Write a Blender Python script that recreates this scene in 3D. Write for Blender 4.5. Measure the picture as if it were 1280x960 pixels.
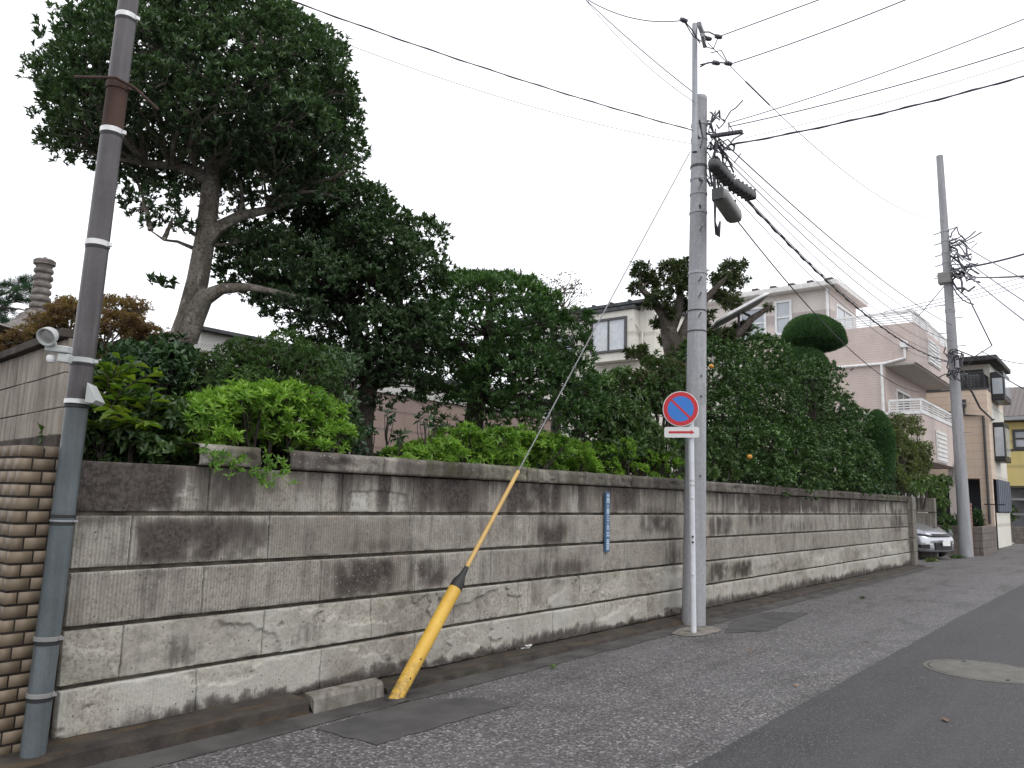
import bpy, bmesh, math, random
import numpy as np
from mathutils import Vector, Matrix
R = math.radians
scn = bpy.context.scene
for o in list(bpy.data.objects): bpy.data.objects.remove(o)

# ---------------------------------------------------------------- camera
H = 1.38
FPX, YAW, PIT, ROL = 982.06, 0.67475, 0.145097, 0.024578
_f = np.array([math.cos(YAW)*math.cos(PIT), math.sin(YAW)*math.cos(PIT), math.sin(PIT)])
_r = np.array([math.sin(YAW), -math.cos(YAW), 0.0]); _u = np.cross(_r, _f)
_r2 = _r*math.cos(ROL)+_u*math.sin(ROL); _u2 = np.cross(_r2, _f)
CAM = np.array([0, 0, H])
cd = bpy.data.cameras.new('camera'); cam = bpy.data.objects.new('camera', cd)
scn.collection.objects.link(cam); scn.camera = cam
cam.matrix_world = Matrix(((_r2[0], _u2[0], -_f[0], 0), (_r2[1], _u2[1], -_f[1], 0), (_r2[2], _u2[2], -_f[2], H), (0, 0, 0, 1)))
cd.sensor_width = 36; cd.lens = FPX/1280*36; cd.clip_start = .05; cd.clip_end = 2000

# ---------------------------------------------------------------- sky and light (overcast)
w = bpy.data.worlds.new("World"); scn.world = w; w.use_nodes = True
nt = w.node_tree; nt.nodes.clear()
sky = nt.nodes.new('ShaderNodeTexSky'); sky.sky_type = 'NISHITA'; sky.sun_disc = False
sky.sun_elevation = R(55); sky.sun_rotation = R(200); sky.altitude = 0; sky.air_density = 1; sky.dust_density = 3
bw = nt.nodes.new('ShaderNodeRGBToBW'); cl = nt.nodes.new('ShaderNodeMixRGB'); cl.inputs[0].default_value = .12
cl.inputs[1].default_value = (15.6, 15.8, 16.4, 1)      # bright even cloud deck
bg = nt.nodes.new('ShaderNodeBackground'); bg.inputs[1].default_value = .1
wo = nt.nodes.new('ShaderNodeOutputWorld')
nt.links.new(sky.outputs[0], cl.inputs[2]); nt.links.new(cl.outputs[0], bg.inputs[0]); nt.links.new(bg.outputs[0], wo.inputs[0])
sd = bpy.data.lights.new('sun', 'SUN'); sd.energy = .9; sd.angle = R(28); sd.color = (1, .97, .93)
so = bpy.data.objects.new('sun', sd); scn.collection.objects.link(so)
so.rotation_euler = (R(35), 0, R(-20))
scn.view_settings.view_transform = 'Standard'; scn.view_settings.look = 'None'
scn.view_settings.exposure = 0; scn.view_settings.gamma = 1; scn.view_settings.use_curve_mapping = False
scn.render.engine = 'CYCLES'
scn.cycles.max_bounces = 6; scn.cycles.transparent_max_bounces = 6

# ---------------------------------------------------------------- placing helpers
def ray(px, py): return _f*FPX + _r2*(px-640) - _u2*(py-480)
def aty(px, py, y): v = ray(px, py); return CAM+v*(y/v[1])
def atx(px, py, x): v = ray(px, py); return CAM+v*(x/v[0])
def atz(px, py, z): v = ray(px, py); return CAM+v*((z-H)/v[2])
def atd(px, py, d): return CAM+ray(px, py)*(d/FPX)      # d metres in front of the camera

# ---------------------------------------------------------------- materials
MATS = {}
def newmat(name):
    m = bpy.data.materials.new(name); m.use_nodes = True; nt = m.node_tree; nt.nodes.clear()
    o = nt.nodes.new('ShaderNodeOutputMaterial'); p = nt.nodes.new('ShaderNodeBsdfPrincipled')
    nt.links.new(p.outputs[0], o.inputs[0]); MATS[name] = m
    return m, nt, p, o
def nd(nt, t, **k):
    n = nt.nodes.new(t)
    for a, v in k.items():
        if a.startswith('_'): n.inputs[int(a[1:])].default_value = v
        else: setattr(n, a, v)
    return n
def coords(nt, scale=(1, 1, 1), kind='Object'):
    t = nd(nt, 'ShaderNodeTexCoord'); m = nd(nt, 'ShaderNodeMapping'); m.inputs['Scale'].default_value = scale
    nt.links.new(t.outputs[kind], m.inputs[0]); return m.outputs[0]
def noise(nt, vec, scale, detail=6, rough=.6, dist=0):
    n = nd(nt, 'ShaderNodeTexNoise'); n.inputs['Scale'].default_value = scale; n.inputs['Detail'].default_value = detail
    n.inputs['Roughness'].default_value = rough; n.inputs['Distortion'].default_value = dist
    nt.links.new(vec, n.inputs['Vector']); return n.outputs['Fac']
def ramp(nt, fac, stops, interp='LINEAR'):
    r = nd(nt, 'ShaderNodeValToRGB'); r.color_ramp.interpolation = interp
    el = r.color_ramp.elements
    while len(el) < len(stops): el.new(.5)
    for e, (p, c) in zip(el, stops):
        e.position = p; e.color = (c, c, c, 1) if not isinstance(c, tuple) else c+(1,) if len(c) == 3 else c
    nt.links.new(fac, r.inputs[0]); return r.outputs[0]
def mix(nt, fac, a, b, blend='MIX'):
    m = nd(nt, 'ShaderNodeMixRGB', blend_type=blend)
    for i, v in ((0, fac), (1, a), (2, b)):
        if isinstance(v, (int, float)): m.inputs[i].default_value = v if i == 0 else (v, v, v, 1)
        elif isinstance(v, tuple): m.inputs[i].default_value = v+(1,)
        else: nt.links.new(v, m.inputs[i])
    return m.outputs[0]
def attr(nt, name, col=False):
    a = nd(nt, 'ShaderNodeAttribute', attribute_name=name); return a.outputs['Color' if col else 'Fac']
def bump(nt, p, h, strength=.4, dist=.01, prev=None):
    b = nd(nt, 'ShaderNodeBump'); b.inputs['Strength'].default_value = strength; b.inputs['Distance'].default_value = dist
    nt.links.new(h, b.inputs['Height'])
    if prev: nt.links.new(prev, b.inputs['Normal'])
    nt.links.new(b.outputs[0], p.inputs['Normal']); return b.outputs[0]
def rgbi(c): return tuple(c)
def weathered(name, a, b, scale=6, rough=.8, bumpk=.3, streak=True, metal=0, spec=.3, fine=90, bscale=None, kind='Object', dirt=None):
    """two-tone surface with blotches, vertical streaks and fine grain"""
    m, nt, p, o = newmat(name)
    v = coords(nt, kind=kind); n1 = noise(nt, v, scale)
    vs = coords(nt, (14, 14, .8), kind); n2 = noise(nt, vs, 1.0, 4)
    f = mix(nt, .5, n1, n2) if streak else n1
    c = mix(nt, ramp(nt, f, [(.38, 0.), (.62, 1.)]), a, b)
    if dirt:
        c = mix(nt, ramp(nt, noise(nt, vs, 1.7, 5), [(.5, 0.), (.72, .8)]), c, dirt)
    n3 = noise(nt, v, fine, 3)
    c = mix(nt, .25, c, ramp(nt, n3, [(.3, .3), (.7, 1.)]), 'MULTIPLY')
    nt.links.new(c, p.inputs['Base Color']); p.inputs['Roughness'].default_value = rough
    p.inputs['Metallic'].default_value = metal; p.inputs['Specular IOR Level'].default_value = spec
    if bumpk: bump(nt, p, noise(nt, v, bscale or fine, 4), bumpk, .004)
    return m
def plain(name, c, rough=.5, metal=0, spec=.5, var=.12, emit=None):
    m, nt, p, o = newmat(name)
    v = coords(nt); n = noise(nt, v, 9, 4)
    cc = mix(nt, ramp(nt, n, [(.35, 0.), (.7, 1.)]), tuple(x*(1-var) for x in c), tuple(min(1, x*(1+var)) for x in c))
    nt.links.new(cc, p.inputs['Base Color']); p.inputs['Roughness'].default_value = rough
    p.inputs['Metallic'].default_value = metal; p.inputs['Specular IOR Level'].default_value = spec
    return m
def leafmat(name, dark, mid, light, rough=.42, trans=.25, spec=.5):
    m, nt, p, o = newmat(name)
    c = ramp(nt, attr(nt, 'tint'), [(0., dark), (.5, mid), (1., light)])
    nt.links.new(c, p.inputs['Base Color']); p.inputs['Roughness'].default_value = rough; p.inputs['Specular IOR Level'].default_value = spec
    t = nd(nt, 'ShaderNodeBsdfTranslucent'); nt.links.new(mix(nt, .5, c, (.35, .5, .08), 'MULTIPLY'), t.inputs[0])
    t2 = mix(nt, 1., c, (1.2, 1.5, .6), 'MULTIPLY'); nt.links.new(t2, t.inputs[0])
    ms = nd(nt, 'ShaderNodeMixShader'); ms.inputs[0].default_value = trans
    nt.links.new(p.outputs[0], ms.inputs[1]); nt.links.new(t.outputs[0], ms.inputs[2]); nt.links.new(ms.outputs[0], o.inputs[0])
    return m

# ---------------------------------------------------------------- mesh helpers
class MB:
    def __init__(s): s.v = []; s.f = []; s.mi = []
    def add(s, vs, fs, mi=0):
        n = len(s.v); s.v += [tuple(map(float, v)) for v in vs]; s.f += [tuple(i+n for i in f) for f in fs]; s.mi += [mi]*len(fs); return s
    def box(s, x0, y0, z0, x1, y1, z1, mi=0):
        vs = [(x, y, z) for z in (z0, z1) for y in (y0, y1) for x in (x0, x1)]
        return s.add(vs, [(0, 2, 3, 1), (4, 5, 7, 6), (0, 1, 5, 4), (2, 6, 7, 3), (0, 4, 6, 2), (1, 3, 7, 5)], mi)
    def beam(s, a, b, w, h, mi=0, up=(0, 0, 1)):
        a = Vector(a); b = Vector(b); d = (b-a).normalized(); up = Vector(up)
        if abs(d.dot(up)) > .99: up = Vector((1, 0, 0))
        r = d.cross(up).normalized()*w/2; u = r.cross(d).normalized()*h/2
        vs = [p+sr*r+su*u for p in (a, b) for sr, su in ((-1, -1), (1, -1), (1, 1), (-1, 1))]
        return s.add(vs, [(3, 2, 1, 0), (4, 5, 6, 7), (0, 1, 5, 4), (1, 2, 6, 5), (2, 3, 7, 6), (3, 0, 4, 7)], mi)
    def tube(s, pts, rads, n=10, cap=True, mi=0, wob=0, seed=0):
        pts = [Vector(p) for p in pts]; m = len(pts)
        if isinstance(rads, (int, float)): rads = [rads]*m
        rn = random.Random(seed); prev = None; vs = []
        ph = [rn.uniform(0, 6.28) for _ in range(4)]
        for i, p in enumerate(pts):
            d = (pts[min(i+1, m-1)]-pts[max(i-1, 0)]).normalized()
            if prev is None:
                up = Vector((0, 0, 1)) if abs(d.z) < .9 else Vector((1, 0, 0)); r = d.cross(up).normalized()
            else: r = (prev-d*prev.dot(d)).normalized()
            prev = r; u = d.cross(r)
            for k in range(n):
                a = 2*math.pi*k/n; rr = rads[i]*(1+wob*(math.sin(2*a+ph[0]+i*.5)+.6*math.sin(3*a+ph[1]+i*.9)+.4*math.sin(5*a+i*1.7)))
                vs.append(p+(r*math.cos(a)+u*math.sin(a))*rr)
        fs = [(i*n+k, i*n+(k+1) % n, (i+1)*n+(k+1) % n, (i+1)*n+k) for i in range(m-1) for k in range(n)]
        if cap: fs += [tuple(range(n-1, -1, -1)), tuple((m-1)*n+k for k in range(n))]
        return s.add(vs, fs, mi)
    def lathe(s, c, prof, n=24, mi=0, axis=None):
        """prof: (radius, height) list along +Z from c, or along axis"""
        c = Vector(c); q = Vector((0, 0, 1)).rotation_difference(Vector(axis)) if axis is not None else None
        vs = []
        for r, z in prof:
            for k in range(n):
                p = Vector((r*math.cos(2*math.pi*k/n), r*math.sin(2*math.pi*k/n), z))
                if q: p = q @ p
                vs.append(c+p)
        m = len(prof); fs = [(i*n+k, i*n+(k+1) % n, (i+1)*n+(k+1) % n, (i+1)*n+k) for i in range(m-1) for k in range(n)]
        fs += [tuple(range(n-1, -1, -1)), tuple((m-1)*n+k for k in range(n))]
        return s.add(vs, fs, mi)
    def build(s, name, mat, parent=None, smooth=False, bevel=0, seg=2, **props):
        me = bpy.data.meshes.new(name); me.from_pydata(s.v, [], s.f)
        for m in (mat if isinstance(mat, (list, tuple)) else [mat]): me.materials.append(m)
        if any(s.mi): me.polygons.foreach_set('material_index', s.mi)
        me.update()
        if smooth:
            me.polygons.foreach_set('use_smooth', [True]*len(me.polygons)); 
        o = bpy.data.objects.new(name, me); scn.collection.objects.link(o)
        if parent: o.parent = parent; o.matrix_parent_inverse = parent.matrix_world.inverted()
        if bevel:
            b = o.modifiers.new('bevel', 'BEVEL'); b.width = bevel; b.segments = seg; b.limit_method = 'ANGLE'; b.angle_limit = R(35)
        if smooth:
            e = o.modifiers.new('es', 'EDGE_SPLIT'); e.split_angle = R(42)
        for k, v in props.items(): o[k] = v
        return o
def thing(name, label, cat, loc=(0, 0, 0), group=None):
    o = bpy.data.objects.new(name, None); scn.collection.objects.link(o); o.location = loc; o.empty_display_size = .1
    o['label'] = label; o['category'] = cat
    if group: o['group'] = group
    o.matrix_world = Matrix.Translation(Vector([float(x) for x in loc]))
    return o
def tag(o, label, cat, group=None):
    o['label'] = label; o['category'] = cat
    if group: o['group'] = group
    return o
def npmesh(name, v, f, mats, parent=None, attrs=None, smooth=False, mi=None):
    """fast mesh from arrays; f is (n,3) or (n,4)"""
    me = bpy.data.meshes.new(name); v = np.asarray(v, np.float32); f = np.asarray(f, np.int32); k = f.shape[1]
    me.vertices.add(len(v)); me.vertices.foreach_set('co', v.ravel())
    me.loops.add(f.size); me.loops.foreach_set('vertex_index', f.ravel())
    me.polygons.add(len(f)); me.polygons.foreach_set('loop_start', np.arange(0, f.size, k, dtype=np.int32))
    try: me.polygons.foreach_set('loop_total', np.full(len(f), k, np.int32))
    except Exception: pass
    for m in mats: me.materials.append(m)
    if mi is not None: me.polygons.foreach_set('material_index', np.asarray(mi, np.int32))
    if smooth: me.polygons.foreach_set('use_smooth', np.ones(len(f), bool))
    me.update(calc_edges=True)
    for a, val in (attrs or {}).items():
        at = me.attributes.new(a, 'FLOAT', 'POINT'); at.data.foreach_set('value', np.asarray(val, np.float32))
    o = bpy.data.objects.new(name, me); scn.collection.objects.link(o)
    if parent: o.parent = parent; o.matrix_parent_inverse = parent.matrix_world.inverted()
    return o
_prm = np.random.RandomState(7).rand(256, 256)
def vn2(x, y, s=0):
    x = x+s*17.3; y = y+s*9.1
    xi = np.floor(x).astype(int); yi = np.floor(y).astype(int); fx = x-xi; fy = y-yi
    fx = fx*fx*(3-2*fx); fy = fy*fy*(3-2*fy)
    g = lambda a, b: _prm[a % 256, b % 256]
    return (g(xi, yi)*(1-fx)+g(xi+1, yi)*fx)*(1-fy)+(g(xi, yi+1)*(1-fx)+g(xi+1, yi+1)*fx)*fy
def fbm(x, y, s=0, o=4):
    t = 0; a = .5; n = 0
    for i in range(o): t = t+a*vn2(x*2**i, y*2**i, s+i*3); n += a; a *= .5
    return t/n
def sst(a, b, x): t = np.clip((x-a)/(b-a), 0, 1); return t*t*(3-2*t)

# ---------------------------------------------------------------- ground, road
m, nt, p, o = newmat('old_asphalt')
v = coords(nt)
vo = nd(nt, 'ShaderNodeTexVoronoi'); vo.inputs['Scale'].default_value = 70; nt.links.new(v, vo.inputs['Vector'])
vo2 = nd(nt, 'ShaderNodeTexVoronoi'); vo2.inputs['Scale'].default_value = 160; nt.links.new(v, vo2.inputs['Vector'])
g = nd(nt, 'ShaderNodeSeparateColor'); nt.links.new(vo.outputs['Color'], g.inputs[0])
g2 = nd(nt, 'ShaderNodeSeparateColor'); nt.links.new(vo2.outputs['Color'], g2.inputs[0])
c = ramp(nt, g.outputs[0], [(0., (.032, .031, .031)), (.4, (.078, .075, .077)), (.7, (.13, .126, .129)), (.88, (.20, .194, .198)), (1., (.40, .39, .40))])
c2 = ramp(nt, g2.outputs[0], [(0., (.035, .033, .034)), (.6, (.09, .085, .09)), (1., (.25, .24, .25))])
c = mix(nt, .3, c, c2); c = mix(nt, 1., c, (1.0, .985, .955), 'MULTIPLY')
big = noise(nt, v, 1.6, 8, .75, .6)
c = mix(nt, ramp(nt, big, [(.34, .6), (.5, 0.)]), c, (.04, .037, .038))
c = mix(nt, ramp(nt, noise(nt, v, .35, 4), [(.4, 0.), (.65, .35)]), c, (.16, .155, .16))
st = coords(nt, (.35, 2.6, 1)); c = mix(nt, ramp(nt, noise(nt, st, 1.2, 5), [(.52, 0.), (.7, .5)]), c, (.04, .037, .037))
nt.links.new(c, p.inputs['Base Color']); p.inputs['Roughness'].default_value = .75; p.inputs['Specular IOR Level'].default_value = .35
nb = bump(nt, p, vo.outputs['Distance'], .55, .006); 
m, nt, p, o = newmat('new_asphalt')
v = coords(nt)
vo = nd(nt, 'ShaderNodeTexVoronoi'); vo.inputs['Scale'].default_value = 130; nt.links.new(v, vo.inputs['Vector'])
g = nd(nt, 'ShaderNodeSeparateColor'); nt.links.new(vo.outputs['Color'], g.inputs[0])
c = ramp(nt, g.outputs[0], [(0., (.026, .024, .026)), (.6, (.043, .040, .043)), (.93, (.065, .06, .065)), (1., (.17, .17, .17))])
c = mix(nt, ramp(nt, noise(nt, v, 1.6, 6), [(.35, .0), (.65, .4)]), c, (.062, .058, .061))
c = mix(nt, ramp(nt, noise(nt, v, 6, 6), [(.55, 0.), (.75, .45)]), c, (.028, .027, .028))
c = mix(nt, ramp(nt, noise(nt, coords(nt, (.25, 2.2, 1)), 1.1, 4), [(.5, 0.), (.7, .5)]), c, (.07, .067, .07))
c = mix(nt, ramp(nt, noise(nt, v, 19, 2), [(.74, 0.), (.77, .6)]), c, (.13, .125, .12))
nt.links.new(c, p.inputs['Base Color']); p.inputs['Roughness'].default_value = .7; p.inputs['Specular IOR Level'].default_value = .35
bump(nt, p, vo.outputs['Distance'], .35, .003)
weathered('patch_asphalt', (.06, .058, .058), (.092, .088, .089), 3, .75, .3, False, fine=200)
weathered('gutter_concrete', (.05, .046, .044), (.10, .095, .09), 3, .8, .4, False, fine=140)
weathered('kerb_new', (.15, .135, .115), (.27, .25, .22), 7, .85, .5, False, fine=120, dirt=(.07, .06, .05))
m, nt, p, o = newmat('kerb_old')
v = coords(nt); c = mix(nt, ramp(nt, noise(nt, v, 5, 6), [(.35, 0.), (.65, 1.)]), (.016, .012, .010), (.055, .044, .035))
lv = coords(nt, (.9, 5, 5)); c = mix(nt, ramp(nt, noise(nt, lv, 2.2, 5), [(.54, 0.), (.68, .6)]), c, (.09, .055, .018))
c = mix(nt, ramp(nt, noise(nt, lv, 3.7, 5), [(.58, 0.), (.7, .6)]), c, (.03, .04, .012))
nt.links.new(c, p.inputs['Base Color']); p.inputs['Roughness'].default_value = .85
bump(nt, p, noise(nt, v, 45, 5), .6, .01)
weathered('soil', (.03, .022, .015), (.06, .045, .03), 5, .95, .6, False)
weathered('far_ground', (.06, .06, .058), (.09, .088, .085), .4, .9, .2, False)

MB().add([(-600, -600, -.03), (600, -600, -.03), (600, 600, -.03), (-600, 600, -.03)], [(0, 1, 2, 3)]).build('ground', MATS['far_ground'], kind='structure')
def sheet(name, xs, ya, yb, z, mat, ny=2):
    vs = []; fs = []
    for x in xs:
        for k in range(ny): t = k/(ny-1); vs.append((x, ya(x)*(1-t)+yb(x)*t, z))
    for i in range(len(xs)-1):
        for k in range(ny-1): a = i*ny+k; fs.append((a, a+ny, a+ny+1, a+1))
    return MB().add(vs, fs).build(name, MATS[mat], kind='structure')
RX = [-15+i*1.0 for i in range(12)]+[-3+.05*i for i in range(560)]+[25+i*2.0 for i in range(25)]
rn = random.Random(3)
sheet('road', [-15, 0, 20, 26, 40, 100], lambda x: -4.0, lambda x: 4.6 if x < 23 else (9 if x < 41 else 4.6), 0, 'old_asphalt')
def seam(x): return 1.96+.02*float(vn2(np.array(x*3.), np.array(.5)))+.012*float(vn2(np.array(x*22.), np.array(4.5)))-(.012*max(0, x-12))
sheet('new_road_surface', RX, lambda x: -4.0, seam, .005, 'new_asphalt')
# smooth patches in the old surface
def patch(pts, name):
    vs = []; n = len(pts); rr = random.Random(5)
    for i in range(n):
        a = np.array(pts[i]); b = np.array(pts[(i+1) % n]); k = max(2, int(np.linalg.norm(b-a)/.08))
        for j in range(k): q = a+(b-a)*j/k; vs.append((q[0]+rr.uniform(-.012, .012), q[1]+rr.uniform(-.012, .012), .004))
    MB().add(vs, [tuple(range(len(vs)))]).build(name, MATS['patch_asphalt'], kind='structure')
P = lambda x, y: tuple(atz(x, y, 0)[:2])
patch([P(395, 912), P(470, 932), P(560, 905), P(640, 884), P(600, 872), P(510, 877)], 'road_patch')
patch([P(905, 792), P(960, 789), P(1012, 766), P(960, 765), P(915, 776)], 'road_patch')
# gutter strip
GX = [-3+.1*i for i in range(245)]
sheet('gutter', GX, lambda x: 3.98+.02*float(vn2(np.array(x*4.), np.array(2.))), lambda x: 4.5, .004, 'gutter_concrete', 3)
# low old kerb along the wall, dropped east of the yellow guy
def kerb(name, x0, x1, yf, yt, zt, mat, label=None):
    n = max(2, int((x1-x0)/.06)); vs = []; fs = []; k = 5
    for i in range(n+1):
        x = x0+(x1-x0)*i/n; j = .006*(float(vn2(np.array(x*9), np.array(1.)))-.5)*2; q = .012*(float(vn2(np.array(x*3.), np.array(7.)))-.5)
        vs += [(x, yf-.01+j, 0), (x, yf+j+q*.3, zt*.8+q), (x, yf+.018+j, zt+q), (x, (yf+yt)/2, zt+.004+q), (x, yt, zt+.012+q)]
    for i in range(n):
        for m_ in range(k-1): a = i*k+m_; fs.append((a, a+k, a+k+1, a+1))
    fs += [tuple(range(k)), tuple(range(n*k+k-1, n*k-1, -1))]
    return MB().add(vs, fs).build(name, MATS[mat], kind='structure')
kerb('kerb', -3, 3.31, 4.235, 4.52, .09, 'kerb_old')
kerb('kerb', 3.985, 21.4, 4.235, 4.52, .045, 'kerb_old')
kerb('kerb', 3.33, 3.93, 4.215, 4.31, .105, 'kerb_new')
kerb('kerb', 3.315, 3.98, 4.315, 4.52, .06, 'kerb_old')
# raised soil of the garden behind the wall
MB().box(2.05, 4.7, -.01, 21.0, 16, 1.42).build('garden_soil', MATS['soil'], kind='structure')

# ---------------------------------------------------------------- stone wall
m, nt, p, o = newmat('oya_stone')
v = coords(nt)
tint = attr(nt, 'tint'); stain_dark = attr(nt, 'stain_dark'); pale = attr(nt, 'pale'); moss = attr(nt, 'moss'); rib = attr(nt, 'rib')
n1 = noise(nt, v, 7, 7, .65); n2 = noise(nt, v, 40, 6, .7)
c = mix(nt, tint, (.25, .225, .188), (.44, .415, .36))
c = mix(nt, ramp(nt, n1, [(.34, .6), (.55, 0.)]), c, (.16, .138, .12))
c = mix(nt, ramp(nt, n2, [(.38, .6), (.52, 0.)]), c, (.12, .102, .085))
c = mix(nt, pale, c, (.46, .45, .41))
vst = coords(nt, (9, 9, 1.1)); n3 = noise(nt, vst, 1.3, 6, .7)
sm = nd(nt, 'ShaderNodeMath', operation='MULTIPLY_ADD'); nt.links.new(n3, sm.inputs[0]); sm.inputs[1].default_value = 1.5; sm.inputs[2].default_value = -.75
sa = nd(nt, 'ShaderNodeMath', operation='ADD'); nt.links.new(sm.outputs[0], sa.inputs[0]); nt.links.new(stain_dark, sa.inputs[1])
sm2 = nd(nt, 'ShaderNodeMath', operation='MULTIPLY_ADD'); nt.links.new(n2, sm2.inputs[0]); sm2.inputs[1].default_value = 1.5; sm2.inputs[2].default_value = -.75
sb = nd(nt, 'ShaderNodeMath', operation='ADD'); nt.links.new(sa.outputs[0], sb.inputs[0]); nt.links.new(sm2.outputs[0], sb.inputs[1])
dk = mix(nt, ramp(nt, n2, [(.42, 0.), (.6, 1.)]), (.032, .025, .024), (.085, .07, .064))
c = mix(nt, ramp(nt, sb.outputs[0], [(.12, 0.), (.42, .6), (.85, .93)]), c, dk)
c = mix(nt, moss, c, (.04, .045, .014))
# pores and small white lichen spots
vo = nd(nt, 'ShaderNodeTexVoronoi'); vo.inputs['Scale'].default_value = 30; nt.links.new(v, vo.inputs['Vector'])
sp = nd(nt, 'ShaderNodeSeparateColor'); nt.links.new(vo.outputs['Color'], sp.inputs[0])
dot = ramp(nt, vo.outputs['Distance'], [(.09, 1.), (.2, 0.)]); sel = ramp(nt, sp.outputs[0], [(.86, 0.), (.88, 1.)])
c = mix(nt, mix(nt, 1., dot, sel, 'MULTIPLY'), c, (.05, .04, .035))
sel2 = ramp(nt, sp.outputs[1], [(.78, 0.), (.80, .75)]); c = mix(nt, mix(nt, 1., dot, sel2, 'MULTIPLY'), c, (.4, .38, .35))
wv = nd(nt, 'ShaderNodeTexWave', wave_type='BANDS', bands_direction='X'); wv.inputs['Scale'].default_value = 15; wv.inputs['Distortion'].default_value = 1.6
wv.inputs['Detail'].default_value = 3; wv.inputs['Detail Scale'].default_value = .6; nt.links.new(coords(nt, (1, 1, .12)), wv.inputs['Vector'])
ribf = mix(nt, 1., wv.outputs['Fac'], rib, 'MULTIPLY')
c = mix(nt, mix(nt, 1., ramp(nt, wv.outputs['Fac'], [(0., .32), (.5, 0.)]), rib, 'MULTIPLY'), c, (.08, .065, .055))
nt.links.new(c, p.inputs['Base Color']); p.inputs['Roughness'].default_value = .9; p.inputs['Specular IOR Level'].default_value = .2
b1 = bump(nt, p, ribf, .4, .004); bump(nt, p, n2, .8, .008, b1)
weathered('mortar', (.05, .042, .035), (.13, .115, .09), 9, .95, .4, False)

D = 4.4835
TOPS = [.06, .3381, .6381, .9381, 1.2381, 1.535]
rs = np.random.RandomState(11)
def jx(pxs, z):      # joint positions measured in the photograph -> x along the wall
    out = []
    for px in pxs:
        py = 700.
        for _ in range(6):
            q = aty(px, py, D); py += (q[2]-z)*FPX/(q-CAM).dot(_f)
        out.append(float(aty(px, py, D)[0]))
    return out
XE = 21.0
JR = {0: [1.885]+jx([242, 397, 517, 612, 688, 754], .2),
      1: [1.885]+jx([151, 327, 462, 567, 647, 659, 722, 782], .49),
      2: [1.885]+jx([252, 399, 517, 612, 687, 751, 780], .79),
      3: [1.885]+jx([163, 335, 511, 575, 647, 661, 722, 800], 1.09),
      4: [1.885]+jx([262, 402, 428, 517, 611, 687, 723, 751, 800], 1.39)}
for k in JR:
    a = JR[k]
    while a[-1] < XE-1.2: a.append(a[-1]+.903+rs.uniform(-.01, .01))
    a.append(XE)
def blob(x, z, px, py, rx, rz, s):
    q = aty(px, py, D); return s*np.exp(-((x-q[0])/rx)**4-((z-q[2])/rz)**4)
ST = [(125, 610, .14, .16, 1.2), (165, 612, .12, .16, 1.4), (205, 612, .1, .14, 1.1), (300, 615, .28, .12, .45), (205, 680, .22, .15, .85), (275, 675, .25, .14, .75), (320, 668, .15, .1, .6),
      (455, 722, .3, .13, .85), (535, 716, .2, .13, .8), (485, 690, .4, .1, .25), (560, 620, .35, .12, .4), (665, 625, .4, .14, .7), (690, 672, .22, .12, .65),
      (700, 715, .5, .12, .5), (225, 815, .12, .1, .35), (375, 790, .2, .1, .3), (480, 780, .2, .08, .25), (598, 765, .15, .08, .2),
      (896, 714, .28, .12, 1.), (926, 712, .35, .12, 1.), (900, 658, .4, .14, .65), (960, 630, 1.2, .12, .8), (1010, 632, 1.0, .13, .75), (1075, 634, 1.0, .12, .6),  # wide blobs darken the top course below the hedge
      (820, 650, .4, .14, .5), (780, 625, .3, .12, .4), (840, 700, .3, .14, .35), (1000, 660, .8, .1, .3), (1120, 650, .7, .25, .6), (940, 640, .4, .2, .5)]
PL = [(450, 632, .1, .1, .9), (480, 632, .25, .1, .35), (380, 632, .1, .1, .45), (240, 620, .05, .1, .35), (120, 665, .12, .12, .3), (718, 630, .05, .1, .5), (300, 800, .5, .1, .2), (900, 745, 2, .1, .2), (100, 870, .3, .15, .1)]
V_, F_, A_ = [], [], {k: [] for k in ('tint', 'stain_dark', 'pale', 'moss', 'rib')}
nv = 0
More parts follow.
